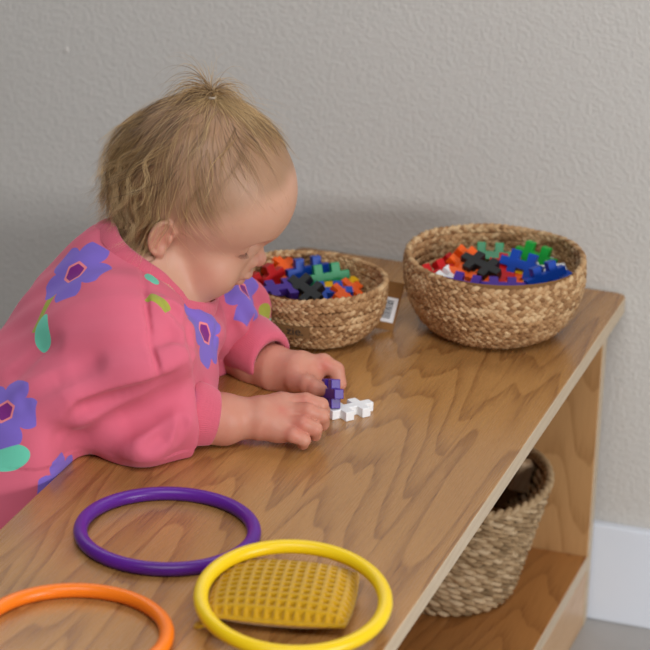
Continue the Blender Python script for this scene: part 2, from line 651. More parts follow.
bm = bmesh.new()
bmesh.ops.create_grid(bm, x_segments=24, y_segments=8, size=0.5)
for vv in bm.verts:
    vv.co.x *= 0.040; vv.co.y *= 0.0125
ex = bmesh.ops.extrude_face_region(bm, geom=list(bm.faces))
for g_ in ex['geom']:
    if isinstance(g_, bmesh.types.BMVert):
        g_.co.z += 0.0014
patch = from_bm('name_patch', bm, fabric_mat('patch_leather', (132, 98, 62), (118, 86, 54), 400, 0.8, 0), bk1)
bend(patch, pa, 0.0682, 0.0285, 0.2)
patch['label'] = 'brown name patch with dark lettering'
tx = text_mesh('zie.', 0.0125, 'lettering', plain('dark_ink', (52, 42, 34), 0.8), patch)
for vv in tx.data.vertices:
    vv.co.x += 0.0065; vv.co.y += 0.0008; vv.co.z += 0.0017
bend(tx, pa, 0.0682, 0.0285, 0.2)

# kraft swing tag with a barcode sticker, leaning beside the small bowl
kraft = fabric_mat('kraft_card', (142, 100, 56), (128, 88, 48), 300, 0.85, 0)
tagroot = from_bm('hang_tag', box_bm((-0.011, -0.0009, 0), (0.011, 0.0009, 0.050), 0.0004), kraft, bk1)
tagroot['label'] = 'brown card tag with a white barcode sticker'
st = from_bm('barcode_sticker', box_bm((-0.0085, -0.0014, 0.0085), (0.0085, -0.0009, 0.034)), plain('white_paper', (226, 226, 228), 0.6), tagroot)
bars = bmesh.new()
x = -0.0065
g = np.random.default_rng(4)
pieces = []
zc = 0.0125
while zc < 0.0305:
    w_ = g.choice([0.00035, 0.0006, 0.0009])
    pieces.append(((-0.0040, -0.0016, zc), (0.0045, -0.00135, zc + w_)))
    zc += w_ + g.choice([0.0004, 0.0007])
for lo, hi in pieces:
    t_ = box_bm(lo, hi)
    me = bpy.data.meshes.new('t'); t_.to_mesh(me); bars.from_mesh(me); t_.free(); bpy.data.meshes.remove(me)
from_bm('barcode', bars, plain('black_print', (40, 44, 52), 0.7), st)
tp = onz(382, 331)
Rm = Matrix((RGT * 0.93 + FWD * -0.37, FWD * 0.93 + RGT * 0.37, (0, 0, 1))).transposed().to_4x4()
lean = Matrix.Rotation(math.radians(12), 4, 'Y') @ Matrix.Rotation(math.radians(-4), 4, 'X')
hx = Vector((RGT[0], RGT[1], 0)).normalized(); hz = Vector((0, 0, 1)); hy = hz.cross(hx)
base = Matrix((hx, hy, hz)).transposed().to_4x4() @ Matrix.Rotation(math.radians(4), 4, 'Z')
bpy.context.view_layer.update()
tagroot.matrix_world = Matrix.Translation((tp[0], tp[1], H + 0.002)) @ base @ lean

# seagrass basket on the low shelf
B3C = onz(445, 589, ZB)
bk3 = thing('seagrass_basket', 'tall twisted seagrass basket standing on the low shelf board', 'basket', (B3C[0], B3C[1], ZB))
P3 = [(0.004, 0.004), (0.040, 0.004), (0.060, 0.005), (0.068, 0.012), (0.076, 0.040), (0.088, 0.085), (0.099, 0.128)]
woven('twisted_rope_wall', P3, 0.0086, 0.024, 0.0022, 0.0022, 0.0029, SEAGRASS, bk3, (1, 1), lambda th: 0.003 * np.sin(2 * th), strands=2, plait=False, seed=8)
v, f = lathe([(0.001, 0.0045)] + [(r - 0.0004, z + 0.0002) for r, z in P3[1:]], 64)
mesh_np('lining', v, f, plain('seagrass_core', (84, 66, 44), 0.9), bk3)
# thick rolled rim
th = np.linspace(0, 2 * PI, 161)[:-1]
pr = []
for k in range(2):
    ph = th * 30 + PI * k
    pr.append(tube(np.stack([(0.0995 + 0.0022 * np.cos(ph)) * np.cos(th), (0.0995 + 0.0022 * np.cos(ph)) * np.sin(th), 0.132 + 0.003 * np.sin(2 * th) + 0.0022 * np.sin(ph)], -1), 0.0032, 8, True))
v, f = merge(pr)
rim = mesh_np('rim', v, f, SEAGRASS, bk3)
attr(rim, 'tone', np.random.default_rng(3).uniform(0.2, 0.8, len(v)))
# ------------------------------------------------------------------ toy pieces
CELL = 0.0089


def toy_mesh():
    cells = {(0, 1), (1, 0), (1, 1), (1, 2), (2, 1), (3, 0), (3, 1), (3, 2), (4, 1)}
    bm = bmesh.new()
    vd = {}

    def vert(i, j):
        if (i, j) not in vd:
            vd[(i, j)] = bm.verts.new(((i - 2.5) * CELL, (j - 1.5) * CELL, -CELL / 2))
        return vd[(i, j)]
    fs = [bm.faces.new((vert(i, j), vert(i + 1, j), vert(i + 1, j + 1), vert(i, j + 1))) for i, j in sorted(cells)]
    r = bmesh.ops.dissolve_faces(bm, faces=fs)
    ex = bmesh.ops.extrude_face_region(bm, geom=r['region'])
    for g_ in ex['geom']:
        if isinstance(g_, bmesh.types.BMVert):
            g_.co.z += CELL
    bmesh.ops.recalc_face_normals(bm, faces=bm.faces)
    sharp = [e for e in bm.edges if len(e.link_faces) == 2 and e.calc_face_angle(0) > 0.5]
    bmesh.ops.bevel(bm, geom=sharp, offset=0.0007, segments=2, affect='EDGES', profile=0.6)
    me = bpy.data.meshes.new('toy_piece')
    bm.to_mesh(me); bm.free()
    return me


TOY = toy_mesh()
TC = dict(red=(190, 14, 20), orange=(238, 92, 20), purple=(72, 40, 142), black=(26, 27, 28), blue=(10, 66, 166),
          green=(24, 138, 84), lime=(30, 160, 60), yellow=(236, 178, 16), white=(236, 236, 236))
TM = {k: plastic('toy_' + k, v, 0.38) for k, v in TC.items()}
HX = Vector((RGT[0], RGT[1], 0)).normalized()
HY = Vector((FWD[0], FWD[1], 0)).normalized()


def toy(label, colr, loc, head, pitch=0, roll=0, group=None):
    o = bpy.data.objects.new('puzzle_toy_piece', TOY.copy())
    COL.objects.link(o)
    o.data.materials.append(TM[colr])
    base = Matrix((HX, HY, (0, 0, 1))).transposed().to_4x4()
    o.matrix_world = Matrix.Translation(Vector(loc)) @ base @ Matrix.Rotation(math.radians(head), 4, 'Z') @ Matrix.Rotation(math.radians(-pitch), 4, 'Y') @ Matrix.Rotation(math.radians(roll), 4, 'X')
    return tag(o, label, 'toy piece', group)


G1, G2 = 'toy pieces in the smaller bowl', 'toy pieces in the larger bowl'
# label, colour, pixel x, y, height over the shelf top, heading, pitch, roll
for lb, c, x, y, z, hd, pt, rl in (
    ('red notched toy piece leaning at the left of the smaller bowl', 'red', 265, 281, 0.050, 40, 18, 78),
    ('orange toy piece behind the red one in the smaller bowl', 'orange', 279, 271, 0.050, 60, 10, 30),
    ('blue toy piece standing on its side at the back of the smaller bowl', 'blue', 308, 270.5, 0.050, 20, 4, 80),
    ('green toy piece on the right of the pile in the smaller bowl', 'green', 327, 277, 0.050, 18, 4, 70),
    ('purple toy piece lying beside the black one in the smaller bowl', 'purple', 281, 290, 0.050, 22, 2, 14),
    ('black toy piece tilted towards the viewer in the smaller bowl', 'black', 306, 290, 0.052, -48, -10, 34),
    ('small visible end of a blue toy piece under the green one in the smaller bowl', 'blue', 330, 293, 0.044, 10, 0, 20),
    ('yellow toy piece half hidden below the green one in the smaller bowl', 'yellow', 339, 286, 0.042, 40, 0, 10),
    ('orange toy piece peeking over the right front rim of the smaller bowl', 'orange', 347, 293, 0.043, 60, 0, 30),
    ('yellow toy piece peeking out under the red one in the smaller bowl', 'yellow', 262, 291, 0.040, 70, 0, 10),
    ('dark blue toy piece deep under the black and purple pieces in the smaller bowl', 'blue', 293, 288, 0.036, 30, 0, 0),
    ('green toy piece deep in the middle of the smaller bowl', 'green', 316, 286, 0.036, 100, 0, 0),
):
    toy(lb, c, onz(x, y, H + z), hd, pt, rl, G1)

for lb, c, x, y, z, hd, pt, rl in (
    ('long green toy piece lying at the back of the larger bowl', 'green', 490, 256, 0.060, -4, 0, 55),
    ('bright green toy piece standing at the back right of the larger bowl', 'lime', 536, 257, 0.066, -30, -8, 80),
    ('red toy piece at the far left of the larger bowl', 'red', 436, 275, 0.058, 40, 4, 50),
    ('red toy piece behind the white one in the larger bowl', 'red', 449, 269, 0.056, 55, 6, 40),
    ('white toy piece at the left of the larger bowl', 'white', 450, 280, 0.056, 62, 0, 30),
    ('orange toy piece left of the black one in the larger bowl', 'orange', 463, 262, 0.063, 62, 14, 40),
    ('orange toy piece under the black one in the larger bowl', 'orange', 469, 277, 0.058, -20, -6, 24),
    ('black toy piece on top of the pile in the larger bowl', 'black', 481, 266, 0.068, -38, -10, 20),
    ('red toy piece upright in the middle of the larger bowl', 'red', 502, 271, 0.060, 84, 22, 4),
    ('blue toy piece slanting across the top of the larger bowl', 'blue', 522, 265, 0.068, -24, -6, 66),
    ('yellow toy piece below the slanting blue one in the larger bowl', 'yellow', 519, 277, 0.056, -10, 0, 30),
    ('blue toy piece rising to the right rim of the larger bowl', 'blue', 545, 277, 0.066, 30, 12, 78),
    ('purple toy piece at the front left of the larger bowl', 'purple', 465, 287, 0.058, -20, -4, 40),
    ('purple toy piece lying flat at the front middle of the larger bowl', 'purple', 503, 288, 0.058, 0, 0, 14),
    ('purple toy piece at the far left edge under the red one in the larger bowl', 'purple', 442, 284, 0.052, -20, 0, 20),
    ('orange toy piece between the yellow and purple ones in the larger bowl', 'orange', 520, 287, 0.052, -40, 0, 20),
    ('white toy piece behind the right blue one in the larger bowl', 'white', 544, 271, 0.058, 20, 0, 30),
    ('purple toy piece under the right blue one in the larger bowl', 'purple', 540, 288, 0.054, 10, 0, 10),
    ('dark blue toy piece low at the right front of the larger bowl', 'blue', 556, 284, 0.054, 50, 10, 10),
    ('green toy piece deep in the centre of the larger bowl', 'green', 497, 278, 0.046, 20, 0, 0),
    ('red toy piece deep at the front right of the larger bowl', 'red', 525, 292, 0.046, 30, 0, 0),
):
    toy(lb, c, onz(x, y, H + z), hd, pt, rl, G2)

toy('white toy piece lying on the shelf top by the fingers', 'white', onz(350.5, 409.5, H + CELL / 2 + 0.0002), 33)
pc = toy('purple toy piece held upright between thumb and fingers', 'purple', (0, 0, 0), 0)
_a = -FWD * math.cos(math.radians(19)) + RGT * math.sin(math.radians(19))
_y = UPV - _a * (UPV @ _a); _y /= np.linalg.norm(_y)
_c = P(337.5, 394, 2.528) - _a * 2 * CELL
pc.matrix_world = Matrix.Translation(Vector(_c)) @ Matrix((_a, _y, np.cross(_a, _y))).transposed().to_4x4()

# wooden pieces in the seagrass basket
WB = wood('block_wood', (196, 168, 134), (160, 128, 92), 0.5, boards=False, bw=0.3, seed=0.4)
for lb, x, y, z, rot, dim in (
    ('pale wooden block leaning upright in the seagrass basket', 521, 475, 0.116, (0.15, 0.25, 0.5), (0.010, 0.007, 0.018)),
    ('darker wooden block lying low in the seagrass basket', 505, 488, 0.100, (0.2, 1.1, 1.0), (0.012, 0.007, 0.018)),
):
    bm = box_bm((-dim[0], -dim[1], -dim[2]), dim, 0.004, 3)
    for vv in bm.verts:
        vv.co.x *= 1 - 0.18 * (vv.co.z / dim[2])
    o = from_bm('wooden_block', bm, WB if 'pale' in lb else plain('brown_wood', (112, 78, 46), 0.6), smooth=False)
    o.location = onz(x, y, ZB + z); o.rotation_euler = rot
    tag(o, lb, 'toy block', 'wooden blocks in the seagrass basket')
# ------------------------------------------------------------------ distance-field modelling
f32 = np.float32


def v3(*a):
    return np.array(a, dtype=f32)


def smin(a, b, k):
    if k <= 0:
        return np.minimum(a, b)
    h = np.maximum(k - np.abs(a - b), 0) / k
    return np.minimum(a, b) - h * h * k * 0.25


def smax(a, b, k):
    return -smin(-a, -b, k)


def sph(p, c, r):
    return np.linalg.norm(p - np.asarray(c, f32), axis=-1) - r


def ell(p, c, r, Rm=None):
    q = p - np.asarray(c, f32)
    if Rm is not None:
        q = q @ np.asarray(Rm, f32)
    r = np.asarray(r, f32)
    k0 = np.linalg.norm(q / r, axis=-1)
    k1 = np.linalg.norm(q / (r * r), axis=-1)
    return k0 * (k0 - 1) / np.maximum(k1, 1e-9)


def cone(p, a, b, ra, rb):
    """capsule whose radius goes from ra to rb"""
    a = np.asarray(a, f32); b = np.asarray(b, f32)
    ba = b - a
    t = np.clip(((p - a) @ ba) / max(float(ba @ ba), 1e-12), 0, 1)
    return np.linalg.norm(p - a - t[:, None] * ba, axis=-1) - (ra + (rb - ra) * t)


def chain(p, pts, rad, k=0.0):
    d = None
    for i in range(len(pts) - 1):
        c = cone(p, pts[i], pts[i + 1], rad[i], rad[i + 1])
        d = c if d is None else smin(d, c, k)
    return d


def boxd(p, lo, hi):
    lo, hi = np.asarray(lo, f32), np.asarray(hi, f32)
    q = np.abs(p - (lo + hi) / 2) - (hi - lo) / 2
    return np.linalg.norm(np.maximum(q, 0), axis=-1) + np.minimum(q.max(-1), 0)


def surface(fn, lo, hi, h, B=12):
    """surface nets over fn; only blocks near the surface are sampled"""
    lo = np.asarray(lo, float)
    n = np.ceil((np.asarray(hi, float) - lo) / h / B).astype(int)
    D = np.empty(tuple(n * B), f32)
    bi = np.stack(np.meshgrid(*[np.arange(k) for k in n], indexing='ij'), -1).reshape(-1, 3)
    cen = (lo + (bi + 0.5) * B * h).astype(f32)
    dc = fn(cen)
    near = np.abs(dc) < B * h * 0.87 * 1.6 + 0.004
    view = D.reshape(n[0], B, n[1], B, n[2], B)
    view[...] = np.where(dc > 0, 1.0, -1.0).astype(f32).reshape(n[0], 1, n[1], 1, n[2], 1)
    off = np.stack(np.meshgrid(*[np.arange(B)] * 3, indexing='ij'), -1).reshape(-1, 3)
    act = bi[near]
    for s in range(0, len(act), 150):
        a = act[s:s + 150]
        pts = (lo + (a[:, None] * B + off[None]) * h).astype(f32).reshape(-1, 3)
        d = fn(pts).reshape(len(a), B, B, B)
        for k, (x, y, z) in enumerate(a):
            view[x, :, y, :, z, :] = d[k]
    neg = D < 0
    s = np.array(D.shape) - 1
    cnt = np.zeros(tuple(s), np.int8)
    for dx in (0, 1):
        for dy in (0, 1):
            for dz in (0, 1):
                cnt += neg[dx:dx + s[0], dy:dy + s[1], dz:dz + s[2]]
    cells = np.argwhere((cnt > 0) & (cnt < 8))
    vid = np.full(tuple(s), -1, np.int32)
    vid[tuple(cells.T)] = np.arange(len(cells))
    acc = np.zeros((len(cells), 3)); num = np.zeros(len(cells))
    cor = [(0, 0, 0), (1, 0, 0), (0, 1, 0), (1, 1, 0), (0, 0, 1), (1, 0, 1), (0, 1, 1), (1, 1, 1)]
    val = [D[tuple((cells + c).T)] for c in cor]
    for i in range(8):
        for ax in range(3):
            if cor[i][ax]:
                continue
            j = i + (1, 2, 4)[ax]
            m = (val[i] < 0) != (val[j] < 0)
            t = np.where(m, val[i] / np.where(m, val[i] - val[j], 1), 0)
            q = np.tile(np.array(cor[i], float), (len(cells), 1)); q[:, ax] = t
            acc[m] += q[m]; num[m] += 1
    V = lo + (cells + acc / num[:, None]) * h
    Fs = []
    for ax in range(3):
        a, b = [(1, 2), (2, 0), (0, 1)][ax]
        sl0 = [slice(1, -1)] * 3; sl0[ax] = slice(0, -1)
        sl1 = [slice(1, -1)] * 3; sl1[ax] = slice(1, None)
        n0, n1 = neg[tuple(sl0)], neg[tuple(sl1)]
        e = np.argwhere(n0 != n1)
        if len(e) == 0:
            continue
        inside = n0[tuple(e.T)]
        base = e.copy()
        base += 1; base[:, ax] -= 1
        ok = np.all(base < s, axis=1)
        base, inside = base[ok], inside[ok]
        ea, eb = np.eye(3, dtype=int)[a], np.eye(3, dtype=int)[b]
        q = np.stack([vid[tuple((base - ea - eb).T)], vid[tuple((base - eb).T)], vid[tuple(base.T)], vid[tuple((base - ea).T)]], 1)
        q[~inside] = q[~inside][:, ::-1]
        Fs.append(q)
    Fq = np.concatenate(Fs)
    Fq = Fq[(Fq >= 0).all(1)]
    return V, Fq


def smooth_mesh(V, Fq, it=2, lam=0.5):
    e = np.concatenate([Fq[:, [0, 1]], Fq[:, [1, 2]], Fq[:, [2, 3]], Fq[:, [3, 0]]])
    e = np.concatenate([e, e[:, ::-1]])
    c = np.bincount(e[:, 0], minlength=len(V))
    for _ in range(it):
        m = np.stack([np.bincount(e[:, 0], V[e[:, 1], k], len(V)) for k in range(3)], 1) / np.maximum(c, 1)[:, None]
        V = V + lam * (m - V)
    return V


def grad(fn, p, e=0.0006):
    p = np.atleast_2d(np.asarray(p, f32))
    g = np.stack([fn(p + np.eye(3, dtype=f32)[k] * e) - fn(p - np.eye(3, dtype=f32)[k] * e) for k in range(3)], -1)
    return g / (np.linalg.norm(g, axis=-1, keepdims=True) + 1e-9)


def trace(fn, px, d0=2.2, d1=2.9):
    """where the sight lines through pixels px first meet the surface"""
    px = np.atleast_2d(np.asarray(px, float))
    dirs = FWD + RGT * (px[:, :1] - 325) / FPX + UPV * (325 - px[:, 1:2]) / FPX
    t = np.full(len(px), d0)
    for _ in range(90):
        d = fn((CAM + dirs * t[:, None]).astype(f32))
        t = np.minimum(t + np.maximum(d * 0.7, 0.00005), d1)
    return CAM + dirs * t[:, None]


def topix(q):
    v = np.asarray(q, float) - CAM
    z = v @ FWD
    return np.stack([325 + FPX * (v @ RGT) / z, 325 - FPX * (v @ UPV) / z], -1)


HXn = np.array(HX, float); HYn = np.array(HY, float); Zn = np.array([0, 0, 1.0])


def frame(a, b, g):
    a, b, g = map(math.radians, (a, b, g))
    F0 = math.cos(a) * HXn + math.sin(a) * HYn
    Lf = -math.sin(a) * HXn + math.cos(a) * HYn
    F1 = math.cos(b) * F0 - math.sin(b) * Zn
    U1 = math.cos(b) * Zn + math.sin(b) * F0
    return np.stack([F1, math.cos(g) * Lf + math.sin(g) * U1, -math.sin(g) * Lf + math.cos(g) * U1], 1)


# ------------------------------------------------------------------ the toddler: head
HO = P(172.5, 215, 2.52)
HM = frame(1, 25, 6)                        # columns: forward, left, up


def to_head(p):
    return ((p - HO.astype(f32)) @ HM.astype(f32)) * f32(100)      # centimetres


def from_head(q):
    return HO + np.asarray(q, float) / 100 @ HM.T


def mirror(q):
    q = q.copy(); q[:, 1] = -np.abs(q[:, 1]); return q   # both sides are worked as the right one (y < 0)


def rz(a):
    a = math.radians(a); return np.array([[math.cos(a), -math.sin(a), 0], [math.sin(a), math.cos(a), 0], [0, 0, 1]])


def ry(a):
    a = math.radians(a); return np.array([[math.cos(a), 0, math.sin(a)], [0, 1, 0], [-math.sin(a), 0, math.cos(a)]])


EARM = rz(24) @ ry(-14)                     # columns: ear forward, ear side, ear up
EARO = np.array([-0.8, -6.35, 0.45])
EARS = 0.82


def head_cm(q):
    m = mirror(q)
    d = ell(q, (0.9, 0, 4.7), (8.0, 6.8, 7.5))
    d = smin(d, ell(q, (4.0, 0, 4.9), (5.3, 5.7, 4.9)), 2.0)
    d = smin(d, ell(q, (3.4, 0, -0.7), (4.6, 5.1, 4.3)), 1.6)
    d = smin(d, sph(m, (4.9, -3.3, -1.75), 2.6), 1.1)
    d = smin(d, cone(m, (0.6, -4.5, -1.9), (5.6, -1.6, -3.7), 1.3, 1.25), 1.3)
    d = smin(d, sph(q, (6.7, 0, -3.7), 1.4), 1.1)
    d = smin(d, ell(q, (4.0, 0, -3.8), (3.0, 3.0, 1.3)), 1.2)
    d = smin(d, ell(q, (7.4, 0, -1.8), (1.3, 1.9, 1.35)), 0.8)          # muzzle
    # brow and sockets
    d = smax(d, -ell(m, (7.95, -3.2, 1.8), (1.45, 1.5, 0.95)), 0.9)
    d = smin(d, ell(m, (5.8, -3.15, 1.7), (1.36, 1.45, 1.15)), 0.3)    # lowered lid over the eye
    d = smax(d, -chain(m, [(5.5, -4.55, 1.38), (6.5, -4.1, 1.13), (7.08, -3.25, 0.95), (7.08, -2.25, 1.0)], [0.07, 0.14, 0.14, 0.07], 0.02), 0.12)
    d = smax(d, -chain(m, [(5.5, -4.6, 2.2), (6.5, -3.95, 2.5), (6.95, -3.05, 2.6), (7.0, -2.15, 2.35)], [0.04, 0.11, 0.11, 0.05], 0.02), 0.18)
    # nose
    n = cone(q, (7.5, 0, 1.5), (8.75, 0, -0.1), 0.5, 0.66)
    n = smin(n, sph(q, (8.85, 0, -0.35), 0.68), 0.4)
    n = smin(n, ell(m, (8.25, -0.72, -0.6), (0.62, 0.5, 0.5)), 0.25)
    d = smin(d, n, 0.6)
    d = smax(d, -sph(m, (8.75, -0.36, -1.08), 0.2), 0.15)
    # lips
    d = smin(d, ell(q, (8.4, 0, -1.95), (0.68, 1.4, 0.45)), 0.3)
    d = smin(d, ell(q, (8.1, 0, -2.85), (0.62, 1.2, 0.45)), 0.3)
    d = smax(d, -chain(m, [(9.0, 0, -2.40), (8.55, -0.85, -2.45), (7.5, -1.75, -2.6)], [0.06, 0.06, 0.04], 0.02), 0.12)
    # ear
    e = (m - EARO.astype(f32)) @ EARM.astype(f32) / f32(EARS)
    ear = ell(e, (0, 0, 0), (1.45, 0.42, 2.2))
    ear = smax(ear, -ell(e, (0.25, -0.5, 0.1), (0.95, 0.42, 1.4)), 0.2)
    a = np.radians(np.linspace(-60, 215, 12))
    rim = [(-1.28 * math.sin(t + 1.57) * -1 * 1.0, -0.22, 2.02 * math.sin(t)) for t in a]
    rim = [(-1.3 * math.cos(t - math.pi), -0.2, 2.0 * math.sin(t)) for t in np.radians(np.linspace(20, 250, 12))]
    ear = smin(ear, chain(e, rim, [0.26] * 12, 0.05), 0.12)
    ear = smin(ear, chain(e, [(0.1, -0.1, 1.2), (-0.6, -0.16, 0.4), (-0.45, -0.12, -0.8)], [0.16, 0.22, 0.2], 0.1), 0.25)
    ear = smin(ear, sph(e, (0.3, -0.05, -1.85), 0.55), 0.4)
    ear = smin(ear, ell(e, (0.95, -0.2, -0.25), (0.35, 0.3, 0.55)), 0.25)
    d = smin(d, ear * f32(EARS), 0.3)
    return d


# ------------------------------------------------------------------ body, arms, hands
BM_ = frame(20, 0, 0)
BF, BL = BM_[:, 0], BM_[:, 1]
NB = P(150, 272, 2.52)
CHE, BEL, PEL = P(110, 340, 2.50), P(42, 425, 2.49), P(-22, 505, 2.48)
TABLE = ((-S, -L, H - T - 0.01), (0.0, 0.0, H))
R_SH, R_EL, R_WR = P(128, 330, 2.452), P(144, 424, 2.445), P(243, 417, 2.474)
L_SH, L_EL, L_WR = P(205, 305, 2.60), P(225, 345, 2.645), P(285, 371, 2.597)


def hands(p):
    # right hand, resting palm down with the fingers curled over
    q = lambda x, y, d: P(x, y, d)
    palm = chain(p, [q(247, 418, 2.474), q(262, 415, 2.474), q(281, 410, 2.479)], [0.0175, 0.0165, 0.0125], 0.006)
    palm = smin(palm, chain(p, [q(262, 423, 2.470), q(284, 428, 2.470)], [0.0155, 0.0115]), 0.008)
    palm = smin(palm, chain(p, [q(280, 405, 2.482), q(282, 416, 2.474), q(279, 430, 2.466)], [0.0105, 0.0105, 0.0095], 0.004), 0.010)
    fing = [
        ([(284, 403, 2.480), (306, 401, 2.478), (321, 405, 2.481), (324, 411, 2.490)], [0.0084, 0.0074, 0.0066, 0.0058]),
        ([(285, 412, 2.473), (308, 411.5, 2.467), (322, 416, 2.470), (323, 424, 2.480)], [0.0084, 0.0076, 0.0067, 0.0060]),
        ([(284, 422, 2.467), (303, 424, 2.460), (315, 429, 2.462), (315, 435, 2.471)], [0.0080, 0.0073, 0.0065, 0.0058]),
        ([(279, 431, 2.462), (293, 435, 2.455), (304, 440, 2.457), (303, 444, 2.464)], [0.0075, 0.0067, 0.0059, 0.0053]),
    ]
    d = palm
    fd = None
    for pts, r in fing:
        c = chain(p, [q(*a) for a in pts], r, 0.002)
        fd = c if fd is None else smin(fd, c, 0.0006)
    d = smin(d, fd, 0.0042)
    th = chain(p, [q(262, 408, 2.490), (q(286, 409, 2.502)), q(305, 412, 2.503), q(316, 414, 2.500)], [0.010, 0.0085, 0.0075, 0.0062], 0.003)
    d = smin(d, th, 0.004)
    # left hand, pinching the purple piece
    pl = chain(p, [q(288, 372, 2.594), q(298, 373, 2.588), q(306, 375, 2.588)], [0.0180, 0.0185, 0.0140], 0.008)
    pl = smin(pl, chain(p, [q(304, 366, 2.598), q(310, 371, 2.594)], [0.0125, 0.0115]), 0.010)
    idx = chain(p, [q(306, 367, 2.590), q(323, 363, 2.588), q(336, 370, 2.590), q(340, 384, 2.588)], [0.0100, 0.0086, 0.0074, 0.0064], 0.003)
    mid = chain(p, [q(307, 370, 2.602), q(325, 372, 2.610), q(338, 382, 2.606), q(338, 392, 2.600)], [0.0095, 0.0080, 0.0072, 0.0064], 0.003)
    rng_ = chain(p, [q(305, 376, 2.606), q(321, 381, 2.614), q(331, 390, 2.612), q(333, 396, 2.606)], [0.009, 0.0076, 0.0068, 0.006], 0.003)
    lit = chain(p, [q(301, 380, 2.604), q(314, 387, 2.610), q(322, 393, 2.608), q(325, 396, 2.602)], [0.008, 0.0068, 0.006, 0.0054], 0.003)
    tmb = chain(p, [q(297, 381, 2.575), q(308, 384.5, 2.560), q(316, 388, 2.553), q(321.5, 389, 2.552)], [0.0112, 0.0084, 0.0072, 0.0068], 0.003)
    fl = smin(smin(idx, mid, 0.0012), smin(rng_, lit, 0.0012), 0.0012)
    dl = smin(smin(pl, fl, 0.005), tmb, 0.0025)
    return smin(d, dl, 0.0)


def body(p):
    d = head_cm(to_head(p)) * f32(0.01)
    d = smin(d, cone(p, from_head((-0.8, 0, -0.8)), NB, 0.036, 0.036), 0.015)
    # trunk
    for s in (-1, 1):
        o = BL * 0.027 * s
        d = smin(d, chain(p, [NB - np.array([0, 0, 0.03]) + o * 0.8, CHE + o, BEL + o, PEL + o * 0.9], [0.036, 0.052, 0.054, 0.052], 0.02), 0.03)
    d = smax(d, -boxd(p, (-S - 0.006, -L, H - 0.05), (0, -0.515, H + 0.055)), 0.01)
    d = smin(d, cone(p, NB, R_SH, 0.032, 0.030), 0.02)
    d = smin(d, cone(p, NB - Zn * 0.02, L_SH - Zn * 0.01, 0.028, 0.024), 0.015)
    # arms, thick above and tapering to the wrists
    d = smin(d, chain(p, [R_SH, R_EL, P(185, 418, 2.460), P(225, 419, 2.470), P(238, 418, 2.473)], [0.030, 0.025, 0.0245, 0.0225, 0.0185], 0.006), 0.012)
    d = smin(d, chain(p, [L_SH, L_EL, P(257, 362, 2.620), P(277, 370, 2.602), P(286, 371, 2.596)], [0.028, 0.024, 0.0235, 0.0215, 0.0180], 0.006), 0.012)
    d = smin(d, hands(p), 0.005)
    d = smax(d, -boxd(p, *TABLE), 0.002)
    return d


def lower_body(p):
    d = None
    for s in (-1, 1):
        o = BL * 0.027 * s
        hip = PEL + BL * 0.036 * s + np.array([0, 0, -0.02])
        c = chain(p, [PEL + o * 0.9 + Zn * 0.02, PEL + o * 0.9], [0.050, 0.050], 0.02)
        leg = chain(p, [hip, np.array([hip[0] + 0.005, hip[1], 0.16]), np.array([hip[0] - 0.01, hip[1], 0.03])], [0.048, 0.036, 0.026], 0.02)
        a = np.array([hip[0] - 0.015, hip[1], 0.018])
        foot = chain(p, [a, a + BF * 0.075], [0.018, 0.016])
        c = smin(smin(c, leg, 0.02), foot, 0.012)
        d = c if d is None else smin(d, c, 0.02)
    return smax(d, -boxd(p, (-S - 0.008, -L, H - 0.06), (0, 0, H + 0.06)), 0.004)


# ------------------------------------------------------------------ sweatshirt
NECKO = P(159, 266, 2.52)                   # middle of the neckline
NKF = 0.76 * BF - 0.65 * Zn; NKF /= np.linalg.norm(NKF)
NKN = np.cross(NKF, BL)                     # out of the neckline, along the neck
NKN = NKN / np.linalg.norm(NKN)
if NKN[2] < 0:
    NKN = -NKN
_t = math.radians(5)                       # the neckline dips on the near side
BLN = BL * math.cos(_t) + NKN * math.sin(_t)
NKN = NKN * math.cos(_t) - BL * math.sin(_t)
NRU, NRV = 0.060, 0.048                     # half widths of the neckline, along and across


